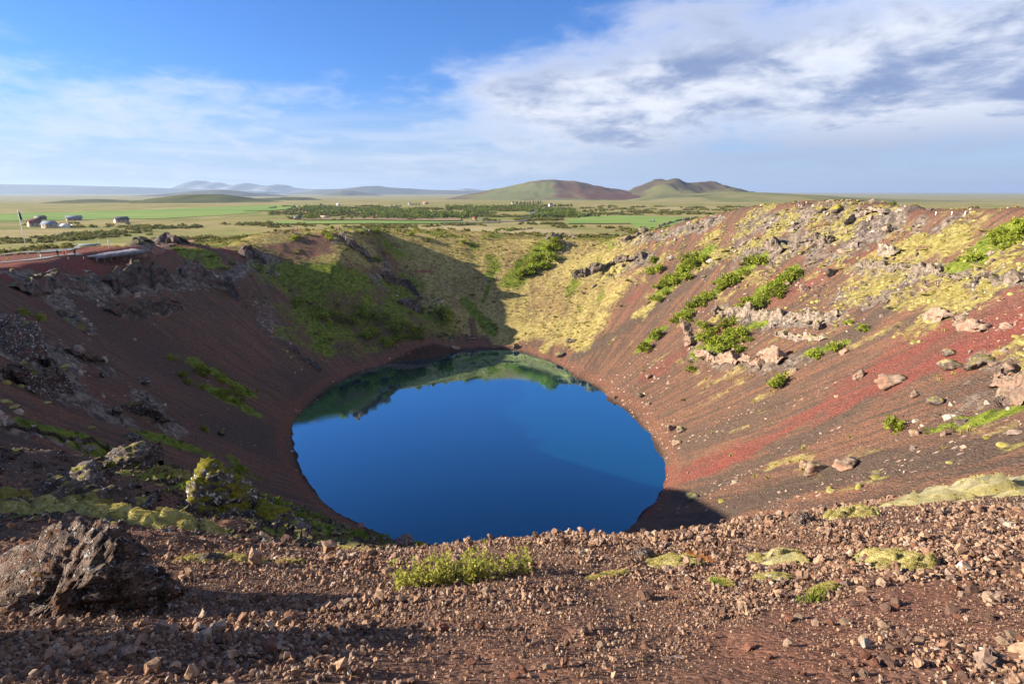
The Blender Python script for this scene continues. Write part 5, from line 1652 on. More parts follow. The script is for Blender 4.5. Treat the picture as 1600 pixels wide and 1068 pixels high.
def moss_bank(name, label, pts, width_px, thick, mat, seed=1, lump=0.35, tuft=True, cat='moss', rmin=0.7):
    """a lumpy cushion bank along ground points (photo pixels); the rim runs into the ground"""
    P = np.array([Pg(px, py, rmin) for px, py in pts])
    deps = P[:, 1] * math.cos(PITCH) - (P[:, 2] - EYE) * math.sin(PITCH)
    W = np.array(width_px if not np.isscalar(width_px) else [width_px] * len(P)) / FPX * deps
    seg = np.r_[0, np.cumsum(np.hypot(*(np.diff(P[:, :2], axis=0)).T))]
    wm = W.mean()
    n = int(np.clip(seg[-1] / wm * 26, 60, 240)); m = 44
    s = np.linspace(0, seg[-1], n)
    x = np.interp(s, seg, P[:, 0]); y = np.interp(s, seg, P[:, 1]); w = np.interp(s, seg, W)
    ends = np.clip(np.minimum(s, seg[-1] - s) / wm, 0, 1) ** 0.5
    w = w * (0.25 + 0.75 * ends) * (1 + 0.7 * fbm(s / wm, s * 0 + seed, 3, seed))
    ZONES.append((x, y, w))
    tx = np.gradient(x); ty = np.gradient(y); tl = np.hypot(tx, ty) + 1e-9
    nx, ny = -ty / tl, tx / tl
    v = np.linspace(-1, 1, m)
    S, V = np.meshgrid(s, v, indexing='ij')
    X = x[:, None] + nx[:, None] * V * w[:, None]; Y = y[:, None] + ny[:, None] * V * w[:, None]
    dome = np.clip(1 - np.abs(V) ** 2.4, 0, 1) ** 0.6 * ends[:, None]
    l = lump * wm * 2.6
    cv_, ce_ = cellular(X / l + 0.4 * fbm(X / l, Y / l, 2, seed), Y / l, seed)
    lumps = sstep(ce_, 0.0, 0.45) * (0.6 + 0.6 * cv_)
    hgt = thick * 0.8 * dome * (0.30 + 0.75 * lumps + 0.5 * fbm(X / l / 0.35, Y / l / 0.35, 4, seed + 2)) - thick * 0.35 * (1 - dome) - 0.02 * wm
    Z = H(X.ravel(), Y.ravel()).reshape(X.shape) + hgt
    c0 = np.array([x.mean(), y.mean(), float(Z.mean())])
    i = np.arange(n - 1)[:, None] * m + np.arange(m - 1)[None, :]
    q = np.stack([i, i + m, i + m + 1, i + 1], -1).reshape(-1, 4)
    if nx.mean() * 1 + 0 == 0: pass
    co = np.stack([X.ravel(), Y.ravel(), Z.ravel()], 1)
    o = link(name, mesh_np(name, co - c0, q), None, mat)
    o.location = c0
    tag(o, label, cat)
    if tuft:
        k = RNG.integers(0, n * m, int(n * m * 0.7))
        d_ = (dome.ravel()[k] > 0.45)
        k = k[d_]
        sz = RNG.uniform(0.004, 0.010, len(k)) * np.clip(deps.mean() / 4.5, 0.8, 2.4)
        t_ = scatter('moss_blades', None, co[k] - c0, sz, MOSSTUFT)
        t_.parent = o
        t_['kind'] = 'stuff'
    return o


moss_bank('moss_bank', 'broad yellow moss bank along the right brow', [(1335, 800), (1420, 786), (1500, 773), (1570, 764), (1640, 756)], [44, 76, 100, 115, 115], 0.28, M_MOSS, 3, 0.11)
moss_bank('moss_bank', 'small yellow moss mound at the left end of the right brow bank', [(1300, 812), (1340, 802), (1380, 800)], [28, 46, 36], 0.20, M_MOSS, 4, 0.3)
moss_bank('moss_clump', 'yellow moss clump with rusty grass right of the shrub', [(1010, 885), (1050, 876), (1105, 872)], [44, 56, 44], 0.09, M_MOSS, 5, 0.3)
moss_bank('moss_clump', 'flat thin moss tongue left of the rusty moss clump', [(915, 905), (945, 899), (985, 893)], [9, 12, 9], 0.025, M_MOSS, 6, 0.3)
moss_bank('moss_clump', 'rounded yellow and grey moss clump in the right gravel', [(1180, 880), (1215, 872), (1252, 876)], [40, 52, 40], 0.12, M_MOSS, 7, 0.35)
moss_bank('moss_clump', 'whitish grey moss below the rounded yellow clump', [(1165, 905), (1200, 903), (1240, 898)], [34, 48, 36], 0.07, M_MOSS_GREY, 8, 0.35)
moss_bank('moss_clump', 'green tinted moss clump nearest the litter', [(1332, 880), (1375, 872), (1410, 880), (1448, 892)], [26, 48, 48, 30], 0.10, M_MOSS, 9, 0.28)
moss_bank('moss_clump', 'scrappy grey green moss on dirt below the litter side clump', [(1265, 935), (1290, 920), (1310, 912)], [14, 20, 14], 0.04, M_MOSS_GREY, 10, 0.3)
moss_bank('moss_clump', 'small green moss patch left of the whitish moss', [(1105, 905), (1125, 908), (1140, 918)], [14, 18, 12], 0.035, M_MOSS_SHADE, 11, 0.3)
moss_bank('moss_bank', 'long pale moss band behind the huge boulder', [(-30, 792), (60, 797), (140, 803), (220, 814), (300, 826), (365, 836)], [36, 38, 40, 40, 34, 22], 0.36, M_MOSS_SHADE, 12, 0.45)
moss_bank('moss_bank', 'upper moss cushions above the long pale band', [(90, 786), (130, 783), (180, 786)], [16, 20, 16], 0.20, M_MOSS_SHADE, 13, 0.5)
moss_bank('moss_bank', 'moss cushion at the left edge above the long band', [(-20, 772), (15, 774), (55, 780)], [16, 18, 12], 0.2, M_MOSS_SHADE, 14, 0.5)
moss_bank('moss_bank', 'moss strip with rusty grass right of the huge boulder', [(265, 880), (310, 875), (360, 876), (420, 880)], [28, 32, 32, 24], 0.12, M_MOSS, 15, 0.3)
moss_bank('moss_bank', 'lower grassy moss cushion at the foot of the huge boulder', [(205, 940), (240, 930), (295, 924)], [28, 34, 22], 0.06, M_MOSS, 16, 0.3)
moss_bank('moss_bank', 'short moss strip under the green slope grass', [(430, 878), (455, 880), (480, 878)], [8, 10, 8], 0.05, M_MOSS_SHADE, 17, 0.4)
moss_bank('moss_bank', 'moss edge along the top of the cinder ridge', [(180, 722), (230, 728), (280, 740), (320, 752)], [8, 12, 12, 8], 0.16, M_MOSS_SHADE, 18, 0.4)
moss_bank('moss_bank', 'thin moss strip on the brow left of the brow boulder', [(520, 852), (555, 858), (585, 866)], [6, 8, 6], 0.05, M_MOSS_SHADE, 19, 0.4)
moss_bank('moss_bank', 'olive moss apron right of the moss sided rock', [(400, 798), (425, 806), (440, 818)], [14, 22, 12], 0.25, M_MOSS_SHADE, 20, 0.4)


def blades(name, label, spots, n, h, mat, spread_px, cat='grass', seed=1, w=0.035):
    rg = np.random.default_rng(seed); pts = []; sz = []
    for (px, py) in spots:
        for k in range(n):
            g = Pg(px + rg.normal(0, spread_px), py + rg.normal(0, spread_px * 0.25)); pts.append(g); sz.append(h * rg.uniform(0.6, 1.2))
    tm = [tuft_mesh('blade_tuft', 200 + seed + k, 9, 1.0, w, 0.35, 0.22) for k in range(2)]
    for me in tm: me.materials.append(mat)
    return scatter(name, label, np.array(pts), np.array(sz), tm)


blades('rusty_grass', 'rusty grass blades standing on the near moss', [(287, 868), (328, 868), (345, 870), (1080, 868), (1095, 876), (255, 915), (262, 918)], 8, 0.085, M_RUSTBLADE, 7, seed=3)
blades('rusty_grass_tuft', 'rusty grass blades on the long moss band', [(130, 796), (140, 796), (150, 798)], 8, 0.20, M_RUSTBLADE, 6, seed=5)
blades('moss_grass', 'green grass blades on the near moss cushions', [(265, 922), (280, 922), (250, 925), (1285, 930), (1270, 940), (1120, 915)], 9, 0.09, M_GRASS_GREEN, 9, seed=7)


def off_moss(p):
    """keep gravel off the moss"""
    ok = np.ones(len(p), bool)
    for zx, zy, zw in ZONES:
        m = (p[:, 0] > zx.min() - zw.max()) & (p[:, 0] < zx.max() + zw.max()) & (p[:, 1] > zy.min() - zw.max()) & (p[:, 1] < zy.max() + zw.max())
        for i in np.where(m)[0]:
            if ((zx - p[i, 0]) ** 2 + (zy - p[i, 1]) ** 2 < (zw * 0.72) ** 2).any():
                ok[i] = False
    return ok


p, r = sample(dens * (GR < 9), 0.9, 9, az=74, seed=21)
k_ = off_moss(p); p = p[k_]; r = r[k_]
sz = RNG.lognormal(math.log(0.0074), 0.52, len(p)) * np.clip(r / 3.2, 0.85, 2.0)
sz *= np.where(field('path', p[:, 0], p[:, 1]) > 0.4, 0.50, 1.0)
sz *= np.clip(0.95 + 1.5 * fbm(p[:, 0] / 0.8, p[:, 1] / 0.8, 3, 171), 0.5, 1.7)
rot = RNG.uniform(0, 6.283, (len(p), 3))
p[:, 2] += sz * RNG.uniform(-0.2, 1.6, len(p))
scatter('gravel', 'reddish brown cinder gravel covering the near rim', p, sz, CIND, rot, np.clip(RNG.beta(1.8, 2.0, len(p)), 0, 1))
p, r = sample(70 * cvar(1.0, 1.5) * (GR > 8.5), 8.5, 22, az=70, seed=22)
k_ = off_moss(p); p = p[k_]; r = r[k_]
sz = RNG.lognormal(math.log(0.035), 0.5, len(p))
scatter('cinders', 'dark cinders covering the ridge on the left', p, sz, CIND, RNG.uniform(0, 6.283, (len(p), 3)), np.clip(RNG.beta(1.3, 3.2, len(p)), 0, 1))


# ------------------------------------------------------------------ the willow shrub in front of the lake
def shrub():
    rg = np.random.default_rng(77)
    c = Pg(725, 905)
    dep = c[1] * math.cos(PITCH) - (c[2] - EYE) * math.sin(PITCH)
    pxm = dep / FPX
    e = empty('willow_shrub', c)
    st = Soup(); L = []; 
    for k in range(96):
        bx = rg.uniform(-105, 100) * pxm; by = rg.uniform(-0.18, 0.08)
        base = np.array([bx, by, H(c[0] + bx, c[1] + by)[0] - c[2] - 0.01])
        edge = 1 - abs(bx / (118 * pxm)) ** 2
        hh = rg.uniform(0.12, 0.28) * (0.55 + 0.55 * edge) * (1.15 if bx > 0.05 else 1.0)
        hh = min(hh, 0.23)
        lean = rg.normal(0, 0.35, 2)
        pts = [base]
        for j in range(1, 5):
            f = j / 4
            pts.append(base + np.array([lean[0] * hh * f * f + rg.normal(0, 0.01), lean[1] * hh * f * f + rg.normal(0, 0.01), hh * f]))
        st.tube(pts, [0.0035, 0.003, 0.0025, 0.002, 0.001], 4)
        for t in range(int(hh * 130)):
            f = rg.uniform(0.15, 1.0)
            i = min(int(f * 4), 3); q_ = pts[i] * (1 - (f * 4 - i)) + pts[i + 1] * (f * 4 - i)
            L.append(q_ + rg.normal(0, 0.018, 3))
    s = bpy.data.objects.new('twigs', st.mesh('twigs', True)); s.data.materials.append(M_TWIG); s.parent = e; COL.objects.link(s)
    L = np.array(L); n = len(L)
    u = rg.normal(size=(n, 3)); u[:, 2] = np.abs(u[:, 2]) + 0.2; u /= np.linalg.norm(u, axis=1)[:, None]
    v = np.cross(u, rg.normal(size=(n, 3))); v /= np.linalg.norm(v, axis=1)[:, None]
    w = np.cross(u, v)
    sz = rg.uniform(0.012, 0.022, n)[:, None]
    co = np.stack([L, L + u * sz * 0.9 + v * sz * 0.55 + w * sz * .12, L + u * sz * 2.0, L + u * sz * 0.9 - v * sz * 0.55 + w * sz * .12], 1).reshape(-1, 3)
    me = mesh_np('leaves', co, np.arange(n * 4).reshape(-1, 4), None, False)
    add_attr(me, 'leaf', np.repeat(rg.uniform(0, 1, n), 4))
    me.materials.append(mat_leaf('young_willow_leaves', (0.26, 0.29, 0.045), (0.56, 0.54, 0.14), None, 0.45))
    lv = bpy.data.objects.new('leaves', me); lv.parent = e; COL.objects.link(lv); lv['kind'] = 'stuff'
    tag(e, 'low sprawling willow shrub with fresh yellow green leaves before the lake', 'shrub')


shrub()


def litter():
    g = Pg(1505, 892)
    rg = np.random.default_rng(5)
    n = 9
    X, Y = np.meshgrid(np.linspace(-1, 1, n), np.linspace(-1, 1, n), indexing='ij')
    Z = 0.5 * fbm(X * 1.3 + 3, Y * 1.3, 3, 5) * 2
    co = np.stack([X.ravel() * 0.020, Y.ravel() * 0.034 , (Z.ravel() * 0.03)], 1)
    top = co.copy(); bot = co - np.array([0, 0, 0.0012])
    i = np.arange(n - 1)[:, None] * n + np.arange(n - 1)[None, :]
    q = np.stack([i, i + n, i + n + 1, i + 1], -1).reshape(-1, 4)
    s = Soup().add(top, q).add(bot, q[:, ::-1])
    o = link('paper_scrap', s.mesh('paper_scrap', False), None, mat_plain_col('white_paper', (0.78, 0.74, 0.80), 0.6, 0.1, 60))
    o.location = (g[0], g[1], g[2] + 0.035); o.rotation_euler = (0.6, -0.55, 0.3)
    tag(o, 'crumpled white scrap of paper litter on the right gravel', 'litter')
    b = Soup().add(co * np.array([0.5, 0.4, 1]) + np.array([0.012, 0.022, 0.004]), q)
    k = link('torn_edge', b.mesh('torn_edge', False), o, mat_plain_col('pink_print', (0.65, 0.30, 0.30), 0.6, 0.1, 60))


litter()


# ------------------------------------------------------------------ fields, roads, parking
def drape(name, label, top, bottom, mat, off=0.5, rows=14, cols=40, rmin=60, kind='structure'):
    T = np.array([Pg(*p, rmin) for p in top]); B = np.array([Pg(*p, rmin) for p in bottom])
    f = np.linspace(0, 1, cols)
    def res(P): 
        g = np.linspace(0, 1, len(P)); return np.stack([np.interp(f, g, P[:, k]) for k in range(2)], 1)
    T, B = res(T), res(B)
    v = np.linspace(0, 1, rows)[None, :, None]
    G = T[:, None, :] * (1 - v) + B[:, None, :] * v
    X, Y = G[..., 0], G[..., 1]
    Z = H(X.ravel(), Y.ravel()).reshape(X.shape) + off
    i = np.arange(cols - 1)[:, None] * rows + np.arange(rows - 1)[None, :]
    q = np.stack([i, i + 1, i + rows + 1, i + rows], -1).reshape(-1, 4)
    co = np.stack([X.ravel(), Y.ravel(), Z.ravel()], 1)
    o = link(name, mesh_np(name, co, q), None, mat)
    return tag(o, label, None, None, kind)


def mat_field(name, c1, c2, s):
    m, t = new_mat(name)
    pos = t.n('ShaderNodeNewGeometry').outputs['Position']
    f = t.n('ShaderNodeMapping', {'Vector': pos, 'Scale': (0.25, 1.0, 1.0), 'Rotation': (0, 0, 0.2)}).outputs[0]
    c = t.mix(t.step(t.noise(f, 1.0 / s, 7, 0.6), 0.35, 0.65), c1, c2)
    finish(t, c, 1.0, None, 0.03)
    return m


M_FIELD = mat_field('hay_field', (0.135, 0.225, 0.055), (0.19, 0.26, 0.075), 40)
M_TAN = mat_field('stubble_field', (0.24, 0.18, 0.11), (0.17, 0.15, 0.07), 50)
drape('field', 'bright green hay field on the left before the dark hill', [(-60, 336), (100, 332), (250, 327), (410, 321)], [(-60, 347), (100, 344), (250, 342), (405, 332)], M_FIELD, 0.45)
drape('field', 'narrow bright green field strip just beyond the far rim', [(428, 346.5), (520, 345.5), (640, 346), (725, 347)], [(428, 350), (520, 350), (640, 349.5), (725, 349)], M_FIELD, 0.8)
drape('field', 'green field behind the dipping right rim', [(885, 344), (920, 339), (985, 337.5), (1070, 341)], [(885, 350), (930, 350), (985, 350), (1070, 352)], M_FIELD, 0.9)
drape('field', 'small green field at the foot of the far green rise', [(380, 322), (420, 321), (455, 322)], [(380, 330), (420, 330), (455, 327)], M_FIELD, 1.2)
drape('field', 'pale stubble field between the birch wood and the green strip', [(470, 341), (600, 340), (720, 342)], [(470, 344.5), (600, 344.5), (720, 345.5)], M_TAN, 1.0)
M_ASPHALT = mat_plain_col('asphalt', (0.10, 0.105, 0.115), 0.85, 0.2, 0.3)
M_PAVING = mat_plain_col('grey_paving', (0.20, 0.20, 0.20), 0.7, 0.15, 0.6)


def ribbon(name, label, pts, width, mat, off=0.6, rmin=60):
    P = np.array([Pg(*p, rmin) for p in pts])[:, :2]
    s = np.r_[0, np.cumsum(np.hypot(*np.diff(P, axis=0).T))]
    n = 90; t = np.linspace(0, s[-1], n)
    x = np.interp(t, s, P[:, 0]); y = np.interp(t, s, P[:, 1])
    tx, ty = np.gradient(x), np.gradient(y); l = np.hypot(tx, ty); nx, ny = -ty / l, tx / l
    co = []
    for f in (-0.5, -0.25, 0.0, 0.25, 0.5):
        X = x + nx * f * width; Y = y + ny * f * width
        co.append(np.stack([X, Y, H(X, Y) + off], 1))
    co = np.stack(co, 1).reshape(-1, 3)
    i = np.arange(n - 1)[:, None] * 5 + np.arange(4)[None, :]
    q = np.stack([i, i + 5, i + 6, i + 1], -1).reshape(-1, 4)
    o = link(name, mesh_np(name, co, q), None, mat)
    return tag(o, label, None, None, 'structure')


ribbon('road', 'grey country road running across the plain behind the crater', [(690, 349), (760, 348), (812, 346), (850, 342), (900, 337), (960, 332), (1010, 329)], 11, M_ASPHALT, 0.9)
ribbon('road', 'side road climbing away from the country road', [(818, 345), (824, 340), (832, 334), (836, 328)], 9, M_ASPHALT, 1.0)
drape('parking_lot', 'blue grey asphalt parking lot outside the left rim', [(-60, 392), (30, 391), (75, 390), (128, 388)], [(-60, 402), (0, 400), (42, 396), (110, 392.5)], M_ASPHALT, 0.25, rmin=60)
ribbon('footpath', 'pale footpath leading to the viewing platform', [(-30, 413), (20, 409), (70, 403), (125, 397)], 2.2, M_PAVING, 0.15)
ribbon('dirt_road', 'red dirt road leaving the left rim', [(180, 398), (250, 388), (300, 374), (380, 368)], 4.0, mat_plain_col('red_dirt', (0.21, 0.085, 0.06), 1.0, 0.25, 0.5), 0.10)
ribbon('footpath', 'red trodden path on the bench of the far spur', [(648, 424), (660, 424.5), (668, 424.5), (678, 425)], 1.3, mat_plain_col('red_cinder_path', (0.24, 0.075, 0.055), 1.0, 0.25, 0.5), 0.12)

# ------------------------------------------------------------------ viewing platform, hut, fence, posts, flagpole
M_WHITE = mat_plain_col('white_paint', (0.75, 0.75, 0.76), 0.6, 0.06, 1.0)
M_GREYWOOD = mat_plain_col('silver_wood', (0.19, 0.19, 0.225), 0.9, 0.15, 1.5, 0.0, 0.05)
M_DARKWOOD = mat_plain_col('dark_wood', (0.10, 0.085, 0.08), 0.8, 0.2, 1.5)
M_WOOD = mat_plain_col('brown_wood', (0.24, 0.13, 0.08), 0.8, 0.2, 1.5)
M_ROOF_BLUE = mat_plain_col('blue_grey_roof', (0.16, 0.195, 0.26), 0.8, 0.12, 0.5, 0.0, 0.1)
M_ROOF_DARK = mat_plain_col('dark_roof', (0.075, 0.075, 0.085), 0.6, 0.15, 0.5)
M_ROOF_RED = mat_plain_col('red_roof', (0.26, 0.06, 0.05), 0.6, 0.15, 0.5)
M_ROOF_BROWN = mat_plain_col('brown_roof', (0.14, 0.055, 0.05), 0.7, 0.15, 0.5)
M_WALL_CREAM = mat_plain_col('cream_wall', (0.42, 0.33, 0.25), 0.8, 0.08, 0.5)
M_WALL_WHITE = mat_plain_col('white_wall', (0.60, 0.60, 0.58), 0.8, 0.06, 0.5)
M_GLASS = mat_plain_col('window_glass', (0.03, 0.04, 0.05), 0.1, 0.05, 1.0, 0.0, 0.5)


def platform():
    z = Pg(206, 389)[2] + 0.25
    A, B, C_, D = [at_z(*p, z - dz_) for *p, dz_ in ((119, 397.5, 0), (205, 386.5, 0), (230, 392.5, 0.7), (150, 402.5, 0.7))]
    c = (A + B + C_ + D) / 4; c[2] = z
    e = empty('viewing_platform', c)
    loop = [A, B, C_, D]
    V = [np.array(p) - c for p in loop]
    def plate(verts, h0, h1):
        v = np.array([(*q[:2], q[2] + h1) for q in verts] + [(*q[:2], q[2] + h0) for q in verts])
        n = len(verts)
        return v, [tuple(range(n)), tuple(range(2 * n - 1, n - 1, -1))] + [(k, n + k, n + (k + 1) % n, (k + 1) % n) for k in range(n)]
    n = 22
    for k in range(n):
        f0, f1 = k / n + 0.002, (k + 1) / n - 0.002
        a = V[0] * (1 - f0) + V[1] * f0; b = V[0] * (1 - f1) + V[1] * f1; d = V[3] * (1 - f0) + V[2] * f0; g = V[3] * (1 - f1) + V[2] * f1
        v, q = plate([a, d, g, b], -0.08, 0.0 + 0.012 * (k % 3))
        o = link('plank', mesh_np('plank', v, q, None, False), e, M_GREYWOOD)
    s = Soup()
    for p, q in ((V[3], V[2]), (V[0], V[3]), (V[2], V[1])):
        d = q - p; L = np.linalg.norm(d); s.box((p + q) / 2 + np.array([0, 0, -0.28]), (L, 0.22, 0.40), math.atan2(d[1], d[0]))
    link('edge_beam', s.mesh('edge_beam'), e, M_DARKWOOD)
    s = Soup()
    for k in range(9):
        f = k / 8; p = V[3] * (1 - f) + V[2] * f; s.box(p + np.array([0, 0.25, -1.3]), (0.22, 0.22, 2.4))
    link('supports', s.mesh('supports'), e, M_DARKWOOD)
    for k, f in enumerate((0.18, 0.42, 0.66)):
        p = V[3] * (1 - f) + V[2] * f
        s = Soup().box(p + np.array([0, 0.7, 0.42]), (1.9, 0.45, 0.09)).box(p + np.array([-0.7, 0.7, 0.18]), (0.12, 0.4, 0.36)).box(p + np.array([0.7, 0.7, 0.18]), (0.12, 0.4, 0.36))
        b = link('bench', s.mesh('bench'), None, M_DARKWOOD)
        b.location = c
        tag(b, ('dark low bench at the near end of the viewing platform', 'dark low bench midway along the viewing platform', 'dark low bench at the far end of the viewing platform')[k], 'bench')
    tag(e, 'long silver grey wooden viewing platform on the left rim', 'platform')
    return c, V


PLAT_C, PLAT_V = platform()


def hut(px, py, wpx, label):
    g = Pg(px, py); dep = g[1]
    w = wpx / FPX * dep * 1.0; h = 1.6; d = w * 0.6
    e = empty('hut', g, 0.25)
    link('wall', Soup().box((0, 0, h / 2 - 0.2), (w, d, h)).mesh('wall'), e, M_WALL_WHITE)
    link('roof', Soup().box((0, -0.1, h - 0.1), (w * 1.12, d * 1.25, 0.16)).mesh('roof'), e, M_ROOF_BLUE)
    link('window', Soup().box((-w * 0.2, -d / 2 - 0.01, h * 0.55), (w * 0.3, 0.05, 0.5)).mesh('window'), e, M_GLASS)
    link('door', Soup().box((w * 0.25, -d / 2 - 0.01, h * 0.4), (0.7, 0.05, 1.1)).mesh('door'), e, M_WOOD)
    tag(e, label, 'hut')


hut(138, 385.5, 27, 'white ticket hut with flat blue grey roof by the platform')


def post(px, py, hpx, label, group, r=0.07, mat=None, rmin=0.7, name='marker_post'):
    g = Pg(px, py, rmin); h = hpx / FPX * g[1]
    s = Soup().tube([(0, 0, -0.3), (0, 0, h * 0.96), (0, 0, h)], [r, r, r * 0.5], 8)
    o = link(name, s.mesh(name, True), None, mat or M_WHITE)
    o.location = g
    return tag(o, label, 'post', group)


post(155, 383, 8, 'left white post behind the platform beside the hut', None, 0.11)
post(171, 387, 12, 'tall white post behind the middle of the platform', None, 0.13)
post(65, 405, 8, 'white post on the path between flagpole and the standing people', None, 0.13)
for k, (x, y) in enumerate([(107, 405), (131, 405), (152, 405), (176, 402)]):
    post(x, y, 4, f'{ORD[k]} short pale peg from the left below the platform', 'short pegs below the platform', 0.05)
for x, y, lb in [(1462, 336, 'leftmost white marker post on the far right rim'), (1487, 335.5, 'middle white marker post on the far right rim'), (1508, 335, 'rightmost white marker post on the far right rim')]:
    post(x, y, 5, lb, 'marker posts on the right rim', 0.12)


def fence(a, b, label):
    A, B = Pg(*a), Pg(*b)
    n = 8; e = empty('fence', A); d = B - A
    L = float(np.hypot(d[0], d[1])); ang = math.atan2(d[1], d[0])
    for k in range(n):
        p = d * (k / (n - 1)); p[2] = H(A[0] + p[0], A[1] + p[1])[0] - A[2]
        link('fence_post', Soup().box((p[0], p[1], 0.45 + p[2]), (0.12, 0.12, 1.2), ang).mesh('fence_post'), e, M_WHITE)
    for z in (0.45, 0.72, 0.98):
        s = Soup()
        m = d * 0.5
        s.tube([np.array([0, 0, z]), np.array([d[0] * .5, d[1] * .5, z + H(A[0] + m[0], A[1] + m[1])[0] - A[2]]), np.array([d[0], d[1], z + d[2]])], 0.065, 5)
        link('rail', s.mesh('rail'), e, M_WHITE)
    tag(e, label, 'fence')


fence((66, 389), (124, 388), 'low white rail fence along the parking lot')


def flagpole():
    g = Pg(42, 392)
    dep = g[1] * math.cos(PITCH) - (g[2] - EYE) * math.sin(PITCH)
    d = ray(28, 327)
    top = EYE + d[2] * (math.hypot(g[0], g[1]) / math.hypot(d[0], d[1]))
    h = top - g[2]
    e = empty('flagpole', g)
    link('pole', Soup().tube([(0, 0, -0.3), (0, 0, h * 0.5), (0, 0, h)], [0.24, 0.20, 0.15], 10).mesh('pole', True), e, M_WHITE)
    link('finial', Soup().add(*[ico(2)[0] * 0.17 + np.array([0, 0, h + 0.1]), [], ico(2)[1]]).mesh('finial', True), e, mat_plain_col('gilt', (0.5, 0.42, 0.2), 0.4))
    # limp flag hanging in folds
    n, m = 15, 10
    V, U = np.meshgrid(np.linspace(0, 1, n), np.linspace(0, 1, m), indexing='ij')
    fw = h * 0.055
    X = 0.14 + U * fw * (0.7 + 0.5 * V) ; Y = 0.16 * np.sin(U * 9 + V * 2) * U
    Z = h * (0.965 - 0.215 * V - 0.05 * U * (1 - V))
    i = np.arange(n - 1)[:, None] * m + np.arange(m - 1)[None, :]
    q = np.stack([i, i + 1, i + m + 1, i + m], -1).reshape(-1, 4)
    co = np.stack([X.ravel(), Y.ravel(), Z.ravel()], 1)
    s = Soup().add(co, q).add(co + np.array([0, 0.012, 0]), q[:, ::-1])
    mtl, t = new_mat('flag_cloth')
    at = t.n('ShaderNodeTexCoord').outputs['Object']
    zz = t.n('ShaderNodeSeparateXYZ', {0: at}).outputs
    red = t.step(t.math('ABSOLUTE', t.math('SUBTRACT', zz[0], 0.14 + fw * 0.42)), fw * 0.05, fw * 0.03)
    finish(t, t.mix(red, (0.010, 0.020, 0.085), (0.30, 0.02, 0.03)), 0.9)
    link('flag', s.mesh('flag', True), e, mtl)
    tag(e, 'tall white flagpole with a limp dark blue flag', 'flagpole')


flagpole()


def stairs():
    A = Pg(742, 531); B = Pg(737, 497)
    e = empty('stairs', A)
    d = B - A; n = 16
    ang = math.atan2(d[1], d[0])
    st = Soup().box((0, 0, 0), (0.36, 2.0, 0.16)).mesh('step')
    st.materials.append(M_WOOD)
    for k in range(n):
        p = d * (k / (n - 1))
        zg = H(A[0] + p[0], A[1] + p[1])[0] - A[2]
        o = bpy.data.objects.new('step', st); o.parent = e; o.location = (p[0], p[1], zg + 0.22); o.rotation_euler = (0, 0, ang); COL.objects.link(o)
    nx, ny = -math.sin(ang), math.cos(ang)
    for sd in (-1, 1):
        pts = [np.array([d[0] * f + nx * sd * 1.05, d[1] * f + ny * sd * 1.05, H(A[0] + d[0] * f, A[1] + d[1] * f)[0] - A[2] + 0.25]) for f in np.linspace(0, 1, 8)]
        link('stringer', Soup().tube(pts, 0.13, 4).mesh('stringer'), e, M_DARKWOOD)
    tag(e, 'wooden stairway coming down to the far end of the lake', 'stairs')
    g = Pg(737, 530)
    b = empty('bench', (g[0], g[1], g[2]), 0.1)
    link('seat', Soup().box((0, 0, 0.5), (3.2, 0.5, 0.10)).mesh('seat'), b, mat_plain_col('pale_wood', (0.42, 0.30, 0.22), 0.8))
    for x in (-1.3, 1.3):
        link('leg', Soup().box((x, 0, 0.2), (0.14, 0.45, 0.52)).mesh('leg'), b, M_DARKWOOD)
    tag(b, 'pale wooden bench at the foot of the stairs by the lake', 'bench')


stairs()


